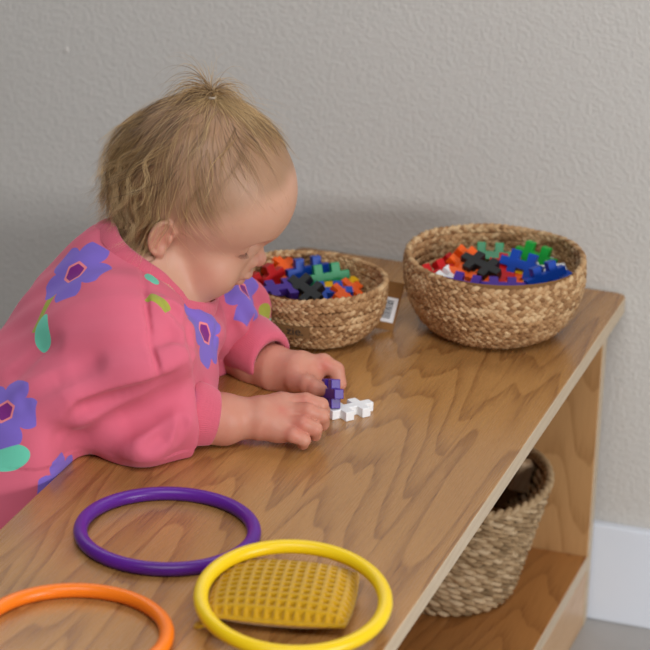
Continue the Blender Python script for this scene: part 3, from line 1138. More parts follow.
def shirt_base(p):
    d = None
    for s in (-1, 1):
        o = BL * 0.034 * s
        c = chain(p, [NECKO - NKN * 0.036 + o * 0.45, CHE + o, BEL + o, PEL + o], [0.052, 0.064, 0.068, 0.066], 0.03)
        c = smin(c, cone(p, NECKO - NKN * 0.034 - NKF * 0.022 + o * 0.3, NECKO - NKN * 0.034 + NKF * 0.034 + o * 0.3, 0.042, 0.043), 0.02)
        c = smin(c, cone(p, P(172, 330, 2.535) + o * 0.5, P(160, 385, 2.535) + o, 0.034, 0.045), 0.03)
        d = c if d is None else smin(d, c, 0.04)
    d = smax(d, -boxd(p, (-S + 0.001, -L, H - 0.05), (0, -0.515, H + 0.045)), 0.02)
    # the shoulders fall away from the neckline
    q = p - NECKO.astype(f32)
    d = smax(d, q @ NKN.astype(f32) - 1.2 * np.maximum(np.linalg.norm(q, axis=-1) - 0.085, 0), 0.012)
    # right sleeve, wide and drooping at the back of the elbow
    sl = chain(p, [R_SH + BL * 0.016, P(138, 370, 2.440), P(142, 418, 2.445), P(168, 418, 2.455), P(194, 422, 2.464)], [0.042, 0.045, 0.037, 0.0335, 0.0325], 0.02)
    sl = smax(sl, (p - P(187, 420, 2.462).astype(f32)) @ ((R_WR - R_EL) / np.linalg.norm(R_WR - R_EL)).astype(f32), 0.006)
    sl = smin(sl, chain(p, [P(100, 345, 2.452), P(86, 411, 2.440), P(135, 428, 2.440)], [0.040, 0.024, 0.028], 0.02), 0.03)
    d = smin(d, sl, 0.022)
    d = smin(d, cone(p, NECKO + NKF * 0.045 - NKN * 0.035 + BL * 0.02, L_SH + np.array([0, 0, -0.008]), 0.036, 0.042), 0.02)
    # left sleeve
    ls = chain(p, [L_SH, P(232, 322, 2.625), L_EL + RGT * 0.006 - UPV * 0.003, P(256, 361, 2.622)], [0.044, 0.040, 0.035, 0.0315], 0.02)
    ls = smax(ls, (p - P(242, 353, 2.632).astype(f32)) @ ((L_WR - L_EL) / np.linalg.norm(L_WR - L_EL)).astype(f32), 0.006)
    d = smin(d, ls, 0.015)
    return d


CREASES = []                                # filled below: (points, radius, blend)
RIDGES = []


def shirt(p):
    d = shirt_ridged(p)
    for pts, r, k in CREASES:
        d = smax(d, -chain(p, pts, [r] * len(pts), 0.002), k)
    # opening for the neck
    q = p - NECKO.astype(f32)
    hgt = q @ NKN.astype(f32)
    rad = (np.abs(q @ NKF.astype(f32) / NRU) ** 2.4 + np.abs(q @ BLN.astype(f32) / NRV) ** 2.4) ** (1 / 2.4)
    cav = np.maximum((rad - 1) * NRV, -(hgt + 0.045))
    d = smax(d, -cav, 0.004)
    d = smax(d, -boxd(p, *TABLE), 0.002)
    return d


def dense(px):
    px = np.array(px, float)
    t = np.arange(len(px))
    u = np.linspace(0, len(px) - 1, (len(px) - 1) * 4 + 1)
    return np.stack([np.interp(u, t, px[:, k]) for k in (0, 1)], 1)


def shirt_ridged(p):
    d = shirt_base(p)
    for pts, r, k in RIDGES:
        d = smin(d, chain(p, pts, [r * 0.4] + [r] * (len(pts) - 2) + [r * 0.4], k), k)
    return d


def add_crease(px, r, k, lift=0.35):
    px = dense(px)
    q = trace(shirt_ridged, px)
    n = grad(shirt_ridged, q)
    m = len(px)
    end = np.minimum(np.arange(m), np.arange(m)[::-1]) / 5.0
    lf = lift + np.clip(1 - end, 0, 1) * 1.0
    CREASES.append((list(q + n * (r * lf)[:, None]), r, k))


def add_ridge(px, r, k, sink=0.5):
    px = dense(px)
    q = trace(shirt_base, px)
    n = grad(shirt_base, q)
    RIDGES.append((list(q - n * r * sink), r, k))


# folds of the near sleeve and the chest
add_ridge([(156, 306), (168, 312), (180, 322), (187, 336)], 0.010, 0.010, 0.35)
add_ridge([(168, 348), (180, 352), (188, 364)], 0.010, 0.010, 0.35)
add_ridge([(62, 412), (80, 396), (112, 386), (148, 377), (182, 362)], 0.014, 0.014, 0.35)
add_ridge([(130, 444), (150, 446), (166, 432), (182, 408)], 0.010, 0.014, 0.5)
add_ridge([(234, 300), (246, 318), (258, 332)], 0.009, 0.010, 0.4)
add_ridge([(25, 405), (55, 392), (84, 380)], 0.010, 0.016, 0.5)
add_crease([(66, 428), (82, 410), (110, 400), (148, 390), (172, 381), (188, 370)], 0.0075, 0.008, 0.1)
add_crease([(96, 434), (120, 426), (150, 412), (172, 396), (189, 380)], 0.0120, 0.014, 0.1)
add_crease([(163, 298), (170, 306), (178, 312), (183, 322)], 0.0045, 0.006, 0.1)
add_crease([(158, 342), (172, 336), (186, 341)], 0.0060, 0.008, 0.1)
add_crease([(189, 300), (193, 320), (194, 345), (198, 368)], 0.0070, 0.008, 0.1)
add_crease([(18, 372), (40, 352), (55, 345)], 0.005, 0.014, 0.2)
add_crease([(28, 396), (58, 380), (92, 368)], 0.006, 0.014, 0.2)
add_crease([(150, 446), (162, 438), (170, 424)], 0.005, 0.008, 0.1)
add_crease([(178, 440), (182, 425), (180, 408)], 0.0035, 0.006, 0.2)
add_crease([(226, 312), (231, 328), (233, 345)], 0.0055, 0.009, 0.1)
add_crease([(240, 306), (252, 322), (262, 330)], 0.0045, 0.009, 0.1)
SEAMS = [[(143, 259), (144, 280), (146, 310), (150, 340), (156, 365), (159, 384)],
         [(216, 312), (216, 330), (214, 350)]]
for sm in SEAMS:
    add_crease(sm, 0.0024, 0.003, 0.55)
# ------------------------------------------------------------------ the toddler: meshes
import time
_t = time.time()
person = thing('person', 'toddler in a pink flower print sweatshirt leaning over the shelf, holding a purple toy piece', 'person', tuple(np.r_[PEL[:2], 0.0]))
PO = np.array([PEL[0], PEL[1], 0.0])


def child_mesh(name, V, Fq, mat, parent=None, smooth=True):
    return mesh_np(name, np.asarray(V) - PO, Fq, mat, parent or person, smooth)


def skin_mat():
    k = NT('skin')
    o = k.obj()
    bl = k.n('ShaderNodeAttribute', attribute_name='blush').outputs['Fac']
    lp = k.n('ShaderNodeAttribute', attribute_name='lips').outputs['Fac']
    sc = k.n('ShaderNodeAttribute', attribute_name='scalp').outputs['Fac']
    n1 = k.noise(o, 60, 3, 0.6)
    c = k.mix(n1, lin((200, 156, 131)), lin((192, 144, 119)))
    c = k.mix(k.math('MULTIPLY', bl, k.math('ADD', 0.5, n1)), c, lin((196, 104, 90)))
    c = k.mix(lp, c, lin((188, 120, 108)))
    c = k.mix(sc, c, lin((138, 106, 76)))
    k.col(c)
    k.set(Roughness=0.48)
    k.b.inputs['Subsurface Weight'].default_value = 0.12
    k.b.inputs['Subsurface Radius'].default_value = (1.0, 0.35, 0.2)
    k.b.inputs['Subsurface Scale'].default_value = 0.006
    k.b.inputs['Specular IOR Level'].default_value = 0.35
    k.bump(k.noise(o, 500, 2), 0.05, 0.0004)
    return k.m


V, Fq = surface(body, (-0.455, -0.66, 0.368), (-0.165, -0.29, 0.69), 0.00125)
V = smooth_mesh(V, Fq, 1, 0.4)
V2, F2 = surface(lower_body, (-0.62, -0.68, -0.01), (-0.32, -0.36, 0.46), 0.005)
nb = len(V)
VV, FF = merge([(V, Fq), (V2, F2)])
bodyo = child_mesh('body', VV, FF, skin_mat())
hq = to_head(V.astype(f32)).astype(float)
hm = mirror(hq)


def gauss(c, r, q=hm):
    return np.exp(-(((q - np.array(c)) / np.array(r)) ** 2).sum(-1))


def sstep(a, b, x):
    t = np.clip((x - a) / (b - a), 0, 1)
    return t * t * (3 - 2 * t)


blush = 0.36 * gauss((4.6, -4.8, -1.4), (2.2, 2.2, 1.8)) + 0.5 * gauss((8.9, 0, -0.3), (0.9, 1.2, 0.8)) + 0.4 * gauss((-0.75, -6.6, 0.3), (1.4, 1, 2.2))
blush += 0.25 * gauss((6.5, -3.3, 0.9), (1.2, 1.2, 0.6))
kn = np.zeros(len(V))
for a in ((305, 402, 2.475), (307, 412, 2.465), (302, 423, 2.458), (293, 434, 2.455), (325, 366, 2.58), (318, 388, 2.556), (310, 372, 2.58), (284, 411, 2.46)):
    kn += np.exp(-(np.linalg.norm(V - P(*a), axis=1) / 0.007) ** 2) * 0.35
far = np.linalg.norm(hq - np.array([0, 0, 3]), axis=1) > 14
blush = np.where(far, kn + 0.42, blush)
lips = gauss((8.7, 0, -2.0), (0.9, 1.3, 0.4), hq) + gauss((8.4, 0, -2.85), (0.8, 1.1, 0.45), hq)


def hairline(q):
    """> 0 inside the hair; q in head centimetres"""
    x, y, z = q[:, 0], np.abs(q[:, 1]), q[:, 2]
    line = 1.2 + 0.50 * np.maximum(x, 0) + 0.055 * np.maximum(x, 0) ** 2 - 0.38 * np.maximum(-x - 1.2, 0) * 1.0
    return z - line + 0.25 * np.sin(y * 2.1 + x)


scalp = np.where(far, 0, 0.75 * sstep(-0.3, 2.6, hairline(hq)) * (1 - 0.55 * gauss((4.6, -4.6, 6.6), (2.6, 2.6, 2.2))))
e_ = (hm - EARO) @ EARM / EARS
scalp *= 1 - np.exp(-((e_ / np.array([1.9, 1.0, 2.5])) ** 2).sum(-1) ** 2)
pad = lambda a: np.r_[np.clip(a, 0, 1), np.zeros(len(V2))]
attr(bodyo, 'blush', pad(blush)); attr(bodyo, 'lips', pad(lips)); attr(bodyo, 'scalp', pad(scalp))
print('body', len(VV), round(time.time() - _t, 1))

# ---- sweatshirt
PINK, PURP, MAGE, MINT, OLIV, RIMP = (214, 104, 125), (128, 104, 196), (128, 38, 128), (108, 202, 172), (160, 164, 66), (236, 132, 140)


def cloth_mat():
    k = NT('sweatshirt_print')
    o = k.obj()
    n1 = k.noise(o, 1400, 2, 0.6)
    n2 = k.noise(o, 25, 3, 0.5)
    c = k.mix(n2, lin(PINK), lin((208, 97, 119)))
    for nm, rgb in (('olive', OLIV), ('mint', MINT), ('petal', PURP), ('ring', RIMP), ('heart', MAGE)):
        a = k.n('ShaderNodeAttribute', attribute_name=nm).outputs['Fac']
        st = k.math('MULTIPLY', k.math('ADD', a, 0.00025), 2000.0)
        st.node.use_clamp = True
        c = k.mix(st, c, lin(rgb))
    c = k.mix(k.math('MULTIPLY', n1, 0.22), c, (1, 1, 1, 1), 'MULTIPLY')
    k.col(c)
    k.set(Roughness=0.95)
    k.b.inputs['Sheen Weight'].default_value = 0.12
    k.b.inputs['Sheen Roughness'].default_value = 0.5
    k.b.inputs['Specular IOR Level'].default_value = 0.15
    k.bump(k.math('ADD', n1, k.math('MULTIPLY', k.noise(o, 260, 2), 1.2)), 0.16, 0.0006)
    return k.m


CLOTH = cloth_mat()
SV, SF = surface(shirt, (-0.56, -0.70, 0.20), (-0.20, -0.29, 0.58), 0.0019)
SV = smooth_mesh(SV, SF, 2, 0.4)
# gentle unevenness of soft fleece
gn = grad(shirt_base, SV)
u_ = SV @ np.array([31.0, 17.0, 23.0]); w_ = SV @ np.array([-19.0, 41.0, 29.0])
SV = SV + gn * (0.0011 * np.sin(2.1 * u_ + 1.3 * np.sin(w_)) + 0.0008 * np.sin(3.7 * w_ + 1.0))[:, None] * (SV[:, 2] > H + 0.012)[:, None]
shirto = child_mesh('sweatshirt', SV, SF, CLOTH)
shirto['label'] = 'pink sweatshirt printed with purple flowers'

lay = {k: np.full(len(SV), -0.05) for k in ('olive', 'mint', 'petal', 'ring', 'heart')}
SN = grad(shirt_base, SV)


def local2d(px, reach=0.06):
    q = trace(shirt, [px])[0]
    n = grad(shirt_base, q)[0]
    ex = RGT - n * (RGT @ n); ex /= np.linalg.norm(ex)
    ey = np.cross(n, ex)
    d = SV - q
    ok = (np.linalg.norm(d, axis=1) < reach) & (SN @ n > 0.15)
    # distances along the cloth rather than through it
    a, b = d @ ex, d @ ey
    s = np.linalg.norm(d, axis=1) / np.maximum(np.hypot(a, b), 1e-6)
    s = np.minimum(s, 1.5)
    return ok, a * s, b * s


def put(layer, ok, val):
    lay[layer][ok] = np.maximum(lay[layer][ok], val[ok])


def flower(px, R_, rot=0.0):
    ok, a, b = local2d(px, R_ * 1.6)
    r = np.hypot(a, b); th = np.arctan2(b, a) + rot
    rim = R_ * (0.58 + 0.46 * np.abs(np.cos(2.5 * th)) ** 0.5)
    dth = (th + PI / 5) % (2 * PI / 5) - PI / 5
    put('petal', ok, np.minimum(rim - r, R_ * 0.93 - r * np.cos(dth)))
    hx = r * np.cos((th + PI / 6) % (PI / 3) - PI / 6)
    put('ring', ok, R_ * 0.30 - hx)
    put('heart', ok, R_ * 0.235 - hx)


def oval(layer, px, ra, rb, rot):
    ok, a, b = local2d(px, max(ra, rb) * 1.8)
    c, s = math.cos(rot), math.sin(rot)
    x, y = a * c + b * s, -a * s + b * c
    put(layer, ok, (1 - np.hypot(x / ra, y / rb)) * min(ra, rb))


def bar(layer, px, ra, rb, rot):
    ok, a, b = local2d(px, max(ra, rb) * 1.8)
    c, s = math.cos(rot), math.sin(rot)
    x, y = a * c + b * s, -a * s + b * c
    put(layer, ok, np.minimum(ra - np.abs(x), rb - np.abs(y)))


flower((76, 274), 0.037, 0.5)
bar('olive', (46, 310), 0.024, 0.0042, 0.95)
oval('mint', (44, 333), 0.0105, 0.019, 0.0)
flower((6, 413), 0.034, 0.2)
oval('mint', (10, 458), 0.020, 0.012, 0.2)
oval('olive', (-2, 442), 0.012, 0.010, 0.2)
flower((58, 484), 0.030, 0.9)
bar('olive', (159, 302), 0.0115, 0.0062, -0.55)
oval('mint', (152, 279), 0.007, 0.009, 0.3)
flower((205, 333), 0.034, 0.3)
flower((244, 293), 0.033, 0.1)
oval('olive', (263, 313), 0.010, 0.011, 0.6)
oval('mint', (268, 327), 0.009, 0.009, 0.2)
oval('petal', (196, 397), 0.006, 0.009, 0.3)
for k_, v_ in lay.items():
    attr(shirto, k_, v_)
print('shirt', len(SV), round(time.time() - _t, 1))

# ---- ribbed collar and cuffs
RIB = fabric_mat('ribbed_band', (212, 100, 120), (198, 86, 107), 900)


def band(name, rings, nrib, depth, n=360):
    """rings: list of (centre, axis u, axis v, radius u, radius v); ribbed where flag"""
    th = np.arange(n) / n * 2 * PI
    rib = depth * np.abs(np.sin(th * nrib / 2)) ** 0.7
    Vs = []
    for c, u, v, ru, rv, fl in rings:
        rr = rib * fl
        Vs.append(c + np.outer((ru + rr) * np.cos(th), u) + np.outer((rv + rr) * np.sin(th), v))
    m = len(rings)
    I, J = np.meshgrid(np.arange(m - 1), np.arange(n), indexing='ij')
    J2 = (J + 1) % n
    Fb = np.stack([I * n + J, I * n + J2, (I + 1) * n + J2, (I + 1) * n + J], -1).reshape(-1, 4)
    return child_mesh(name, np.concatenate(Vs), Fb, RIB, shirto)


def cuff(a, b, ra, rb, squash=1.0):
    ax = b - a; L_ = np.linalg.norm(ax); ax /= L_
    u = np.cross(ax, [0, 0, 1.0]); u /= np.linalg.norm(u); v = np.cross(u, ax)
    rs = []
    for t, dr, fl in ((-0.15, -0.004, 0), (-0.05, -0.0005, 0.3), (0.06, 0.0006, 1), (0.3, 0.0013, 1), (0.6, 0.0010, 1), (0.88, 0.0, 1), (0.97, -0.0008, 1), (1.0, -0.0022, 0.5), (0.97, -0.0042, 0), (0.6, -0.005, 0)):
        r = ra + (rb - ra) * t + dr
        c = a + ax * L_ * t
        c = c + Zn * max(0, H + (r + 0.0012) * squash - c[2])
        rs.append((c, u, v, r, r * squash, fl))
    return band('cuff', rs, 92, 0.0007)


cuff(P(185, 417, 2.462), P(214, 423, 2.469), 0.0305, 0.0258, 0.95)
cuff(P(244, 355, 2.630), P(271, 370, 2.606), 0.0285, 0.0245, 1.0)

# collar: a ribbed ring standing on the edge of the neckline
n = 480
th = np.arange(n) / n * 2 * PI
sq = (np.abs(np.cos(th)) ** 2.4 + np.abs(np.sin(th)) ** 2.4) ** (-1 / 2.4)
rib = 0.0006 * np.abs(np.sin(th * 75)) ** 0.7
hh = np.linspace(0.03, -0.06, 121)
edge = np.zeros(n)
for i, t in enumerate(th):
    pts = NECKO + sq[i] * ((NRU + 0.005) * math.cos(t) * NKF + (NRV + 0.005) * math.sin(t) * BLN) + np.outer(hh, NKN)
    ins = np.where(shirt(pts.astype(f32)) < 0)[0]
    edge[i] = hh[ins[0]] if len(ins) else -0.03
for _ in range(60):
    edge = (np.roll(edge, 1) + edge + np.roll(edge, -1)) / 3
near = np.clip(-np.sin(th), 0, 1) ** 1.5
Vs = []
prof = [(0.0085, -0.004), (0.0080, 0.001), (0.0062, 0.006), (0.0036, 0.011), (0.0012, 0.0130), (-0.0008, 0.0122), (-0.0012, 0.005), (-0.0005, -0.010)]
for k_, (dr, h_) in enumerate(prof):
    rr = dr - 0.001 + (rib if k_ < 4 else 0)
    Vs.append(NECKO + ((NRU + rr) * sq * np.cos(th))[:, None] * NKF + ((NRV + rr) * sq * np.sin(th))[:, None] * BLN + (h_ * (1 - 0.55 * near) + edge)[:, None] * NKN)
I, J = np.meshgrid(np.arange(len(prof) - 1), np.arange(n), indexing='ij')
J2 = (J + 1) % n
child_mesh('collar', np.concatenate(Vs), np.stack([I * n + J, I * n + J2, (I + 1) * n + J2, (I + 1) * n + J], -1).reshape(-1, 4), RIB, shirto)
print('collar px', [tuple(topix(Vs[0][i]).round().astype(int)) for i in range(0, n, 40)], edge[::40].round(4))

# pale undershirt showing inside the neckline
prof = [(0.90, 0.000), (0.93, 0.0020), (0.96, 0.000), (0.975, -0.008), (0.985, -0.022)]
s4 = slice(None, None, 4)
Vs = [NECKO + np.outer(r * NRU * (sq * np.cos(th))[s4], NKF) + np.outer(r * NRV * (sq * np.sin(th))[s4], BLN) + np.outer(h_ + edge[s4] + 0.004 * near[s4], NKN) for r, h_ in prof]
n4 = n // 4
I, J = np.meshgrid(np.arange(len(prof) - 1), np.arange(n4), indexing='ij')
J2 = (J + 1) % n4
us = child_mesh('undershirt', np.concatenate(Vs), np.stack([I * n4 + J, I * n4 + J2, (I + 1) * n4 + J2, (I + 1) * n4 + J], -1).reshape(-1, 4), fabric_mat('white_cotton', (214, 206, 198), (198, 190, 182), 800))
us['label'] = 'pale undershirt edge inside the neckline'


def pants(p):
    d = None
    for s in (-1, 1):
        o = BL * 0.030 * s
        hip = PEL + BL * 0.038 * s + np.array([0, 0, -0.02])
        c = chain(p, [PEL + o - np.array([0, 0, 0.05]), np.array([hip[0] + 0.003, hip[1], 0.16]), np.array([hip[0] - 0.01, hip[1], 0.055])], [0.060, 0.048, 0.036], 0.02)
        d = c if d is None else smin(d, c, 0.006)
    d = smax(d, 0.042 - p[:, 2], 0.003)
    return smax(d, -boxd(p, (-S + 0.005, -L, 0), (0, 0, H)), 0.002)


PV, PF = surface(pants, (-0.62, -0.70, 0.03), (-0.30, -0.34, 0.36), 0.004)
child_mesh('trousers', smooth_mesh(PV, PF, 1), PF, fabric_mat('trouser_fleece', (206, 74, 96), (194, 64, 88), 900))
print('clothes', round(time.time() - _t, 1))
# ------------------------------------------------------------------ hair
gh = np.random.default_rng(21)


def head_d(q):
    return head_cm(np.asarray(q, f32)).astype(float)


def head_n(q, e=0.05):
    q = np.asarray(q, f32)
    g = np.stack([head_cm(q + np.eye(3, dtype=f32)[k] * f32(e)) - head_cm(q - np.eye(3, dtype=f32)[k] * f32(e)) for k in range(3)], -1).astype(float)
    return g / (np.linalg.norm(g, axis=1, keepdims=True) + 1e-9)


TIE = to_head(trace(body, [(211, 101)]).astype(f32))[0].astype(float)
TIE[1] = max(TIE[1], -2.0)
DOWN = (-Zn) @ HM                            # world down in head axes
# roots: body vertices inside the hairline
tri = V[np.unique(Fq[:, 0])]
inside = (~far) & (hairline(hq) > 0) & (np.linalg.norm((hm - EARO) @ EARM / EARS / np.array([1.55, 1.2, 1.9]), axis=1) > 1) & (head_d(hq) < 0.1)
inside &= ~((hq[:, 0] < -2.0) & (hq[:, 2] < -1.6))
cand = np.where(inside)[0]


def grow(root, steps, step, flow, lift, curl, seed):
    """strands of equal step count following flow(q, n, t) over the scalp"""
    g = np.random.default_rng(seed)
    q = root.copy(); out = [q.copy()]
    n = head_n(q)
    prev = None
    cu = g.normal(0, 1, (len(q), 3))
    for i in range(steps):
        t = (i + 1) / steps
        n = head_n(q)
        v = flow(q, n, t, i)
        v = v - n * (v * n).sum(1, keepdims=True) * (1 - 0.5 * t)
        v /= np.linalg.norm(v, axis=1, keepdims=True) + 1e-9
        if prev is not None:
            v = 0.55 * prev + 0.45 * v
        v = v + curl(t)[:, None] * (n * 0.9 + 0.55 * cu) if callable(curl) else v
        v /= np.linalg.norm(v, axis=1, keepdims=True) + 1e-9
        q = q + v * (step[:, None] if np.ndim(step) else step)
        d = head_d(q)
        want = lift(t)
        low = d < want
        q[low] += n[low] * (want[low] - d[low])[:, None]
        prev = v
        out.append(q.copy())
    return np.stack(out, 1)                  # strands x points x 3


strands, tones, radii = [], [], []


def keep(S_, tone, rad):
    W_ = HO + (S_.reshape(-1, 3) / 100) @ HM.T
    strands.append(W_.reshape(S_.shape)); tones.append(tone); radii.append(rad)


def pick(mask, n, seed):
    g = np.random.default_rng(seed)
    idx = cand[mask[cand]]
    return hq[g.choice(idx, n, replace=len(idx) < n)] + g.normal(0, 0.06, (n, 3))


toT = TIE - hq
dT = np.linalg.norm(toT, axis=1)
print('TIE', TIE.round(2))
frontz = (hq[:, 0] > TIE[0] - 2.0) & (hq[:, 2] > 4.5) & (dT < 8.5) & (np.abs(hq[:, 1]) < 3.2)
line = hq[:, 0] + 0.9 - 0.36 * (hq[:, 2] - 2.0)        # > 0 in the bare temple
# swept up into the little topknot
N1 = 520
r1 = pick(frontz, N1, 1)
dist = np.linalg.norm(TIE - r1, axis=1)
side = gh.normal(0, 0.10, (N1, 3))
S1 = grow(r1, 14, dist / 13.2, lambda q, n, t, i: (TIE + n * 0.25 - q) / (np.linalg.norm(TIE - q, axis=1, keepdims=True) + 1e-6) + side * (1 - t), lambda t: 0.06 + 0.22 * gh.uniform(0.3, 1, N1) * t, None, 2)
keep(S1, gh.uniform(0.25, 0.95, N1), gh.uniform(0.009, 0.016, N1))
fuzz = (line > -0.5) & (np.abs(hq[:, 1]) > 3.0)
NF = 260
rf = pick(fuzz, NF, 61)
Sf = grow(rf, 8, np.full(NF, 0.22), lambda q, n, t, i: DOWN * 0.6 + np.array([0.9, 0, 0]) + 0.3 * gh.normal(0, 1, (NF, 3)), lambda t: np.full(NF, 0.05), None, 62)
keep(Sf, gh.uniform(0.3, 0.7, NF), np.full(NF, 0.006))

# back and sides, hanging from the crown to a curly nape
backz = line < 0.3
N2 = 2500
N2 = 1800
r2 = pick(backz, N2, 3)
thin = np.exp(-(((np.abs(r2 * (1, 1, 1)) * np.sign(r2 * (1, 0, 1) + (0, 1, 0)) - np.array([1.8, 4.6, 8.6])) / np.array([2.6, 2.6, 2.4])) ** 2).sum(1))
r2 = r2[np.random.default_rng(77).uniform(0, 1, N2) > 0.85 * thin]; N2 = len(r2)
lockid = (np.floor(r2[:, 0] / 0.9) * 31 + np.floor(r2[:, 1] / 0.9) * 17 + np.floor(r2[:, 2] / 0.9) * 7).astype(int)
lr = np.random.default_rng(5).normal(0, 1, (997, 3))[lockid % 997]
len2 = np.random.default_rng(6).uniform(3.0, 6.2, N2) + 1.8 * (r2[:, 0] < -2)
BACK = np.array([-1.0, 0, 0])


def flow2x(q):
    away = q - TIE
    away /= np.linalg.norm(away, axis=1, keepdims=True)
    return away * 0.7 + DOWN * 0.7 + BACK * 0.2


def flow2(q, n, t, i):
    away = q - TIE
    away /= np.linalg.norm(away, axis=1, keepdims=True)
    fr = np.clip((q[:, 0:1] + 1.0) / 3.0, 0, 1)
    return away * 0.7 + DOWN * 0.75 + BACK * 0.35 * (1 - fr) + np.array([0.9, 0, 0]) * fr + 0.30 * lr


c2 = np.random.default_rng(8).uniform(0.0, 0.55, N2) * np.clip((6.0 - r2[:, 2]) / 4, 0, 1) * np.where(r2[:, 0] < -1.0, 1.4, 0.5)
S2 = grow(r2, 15, len2 / 15, flow2, lambda t: 0.08 + (0.12 + 0.35 * np.clip((1.5 - r2[:, 0]) / 6, 0, 1)) * t * np.random.default_rng(9).uniform(0.3, 1, N2), lambda t: c2 * max(0, t - 0.45) * 1.3, 10)
keep(S2, np.clip(0.20 + 0.17 * lr[:, 0] + 0.34 * np.clip((7.5 - r2[:, 2]) / 6, 0, 1) + np.random.default_rng(11).uniform(-0.1, 0.42, N2), 0, 1), np.random.default_rng(12).uniform(0.009, 0.016, N2))

# looser curled locks round the nape and behind the ear: every lock follows one curl
def locks(mask, nl, per, step, steps, amp, freq, lift, tone, rad, seed, pull=0.25, width=0.16):
    g = np.random.default_rng(seed)
    r = pick(mask, nl, seed + 1)
    ph = g.uniform(0, 6.28, (nl, 1)); hand = np.where(g.uniform(0, 1, (nl, 1)) < 0.5, -1.0, 1.0)
    fr = g.uniform(0.75, 1.3, (nl, 1)) * freq
    st = g.uniform(0.75, 1.25, nl) * step
    bias = g.normal(0, 0.22, (nl, 3))
    lf = g.uniform(0.5, 1.2, nl)

    def fl(q, n, t, i):
        side_ = np.cross(n, DOWN)
        a = ph + hand * fr * t
        return DOWN * 0.9 + BACK * pull + bias + amp * min(1, 1.6 * t + 0.1) * (np.cos(a) * side_ + np.sin(a) * n * 0.7)
    G = grow(r, steps, st, fl, lambda t: 0.14 + lift * t * lf, None, seed + 2)
    S_ = np.repeat(G, per, 0)
    off = g.normal(0, width, (nl * per, 1, 3)); off2 = g.normal(0, width * 1.2, (nl * per, 1, 3))
    t = np.linspace(0, 1, steps + 1)[None, :, None]
    S_ = S_ + off * (1 - 0.35 * t) + off2 * t * t
    d = head_d(S_.reshape(-1, 3)); nn = head_n(S_.reshape(-1, 3))
    low = d < 0.05
    S2_ = S_.reshape(-1, 3); S2_[low] += nn[low] * (0.05 - d[low])[:, None]
    base = np.repeat(g.uniform(*tone, nl), per)
    keep(S2_.reshape(S_.shape), np.clip(base + g.normal(0, 0.10, nl * per), 0, 1), g.uniform(*rad, nl * per))


locks((hq[:, 0] < -1.7) & (hq[:, 2] < 5.0), 80, 13, 0.37, 22, 1.25, 8.5, 1.35, (0.6, 1.0), (0.010, 0.017), 141)
locks((hq[:, 0] < -3.0) & (hq[:, 2] < 8.0) & (hq[:, 2] > 2.0), 80, 12, 0.36, 20, 1.0, 7.5, 1.5, (0.4, 0.9), (0.009, 0.015), 151, 0.4)
locks((line < 0.2) & (hq[:, 2] > 5.0), 34, 7, 0.33, 20, 0.55, 5.0, 0.35, (0.35, 0.9), (0.008, 0.013), 161, 0.25, 0.12)
# loose wisps lying over the crown and the side
r4 = pick((line < 1.0) & (hq[:, 2] > 3.0), 90, 71)
n4_ = len(r4)
g4 = np.random.default_rng(72).normal(0, 1, (n4_, 4))
S4 = grow(r4, 18, 0.30 + 0.05 * g4[:, 3].clip(-1, 1), lambda q, n, t, i: flow2x(q) + 0.75 * np.stack([np.cos(6 * t + g4[:, 0] * 3), np.sin(6 * t + g4[:, 1] * 3), np.cos(5 * t + g4[:, 2] * 3)], 1), lambda t: 0.15 + 0.45 * math.sin(PI * min(1, t)) + np.zeros(n4_), None, 73)
keep(S4, np.clip(0.62 + 0.2 * g4[:, 0], 0.1, 1), np.full(n4_, 0.010))


def arcs(n, start, fan, length, droop, seed, tone=(0.3, 0.9), rad=(0.010, 0.016), steps=16, spread=0.18):
    g = np.random.default_rng(seed)
    q = start + g.normal(0, spread, (n, 3))
    v = fan(g, n)
    v /= np.linalg.norm(v, axis=1, keepdims=True)
    L_ = g.uniform(*length, n)
    out = [q.copy()]
    sw = g.normal(0, 0.12, (n, 3))
    for i in range(steps):
        v = v + DOWN * droop * (1 + i / steps) * g.uniform(0.6, 1.2, (n, 1)) + sw * 0.25
        v /= np.linalg.norm(v, axis=1, keepdims=True)
        q = q + v * (L_ / steps)[:, None]
        d = head_d(q); nn = head_n(q); low = d < 0.15
        q[low] += nn[low] * (0.15 - d[low])[:, None]
        out.append(q.copy())
    keep(np.stack(out, 1), g.uniform(*tone, n), g.uniform(*rad, n))


UPh = -DOWN
RH = HXn @ HM                                # image right in head axes
AWh = HYn @ HM
nT = head_n(TIE[None])[0]
KNOT = TIE + nT * 0.5
arcs(190, KNOT, lambda g, n: UPh * 1.0 - RH * g.uniform(0.15, 1.9, (n, 1)) + AWh * g.normal(0, 0.35, (n, 1)), (3.0, 7.2), 0.15, 31, (0.15, 0.75), (0.013, 0.022))
arcs(140, KNOT, lambda g, n: UPh * 1.0 + RH * g.uniform(-0.1, 1.7, (n, 1)) + AWh * g.normal(0, 0.4, (n, 1)), (2.6, 6.2), 0.17, 32, (0.3, 0.9), (0.013, 0.020))
arcs(16, KNOT, lambda g, n: UPh * 1.0 + RH * g.normal(0, 0.9, (n, 1)) + AWh * g.normal(0, 0.5, (n, 1)), (4.0, 7.0), 0.16, 33, (0.5, 1.0), (0.006, 0.009))
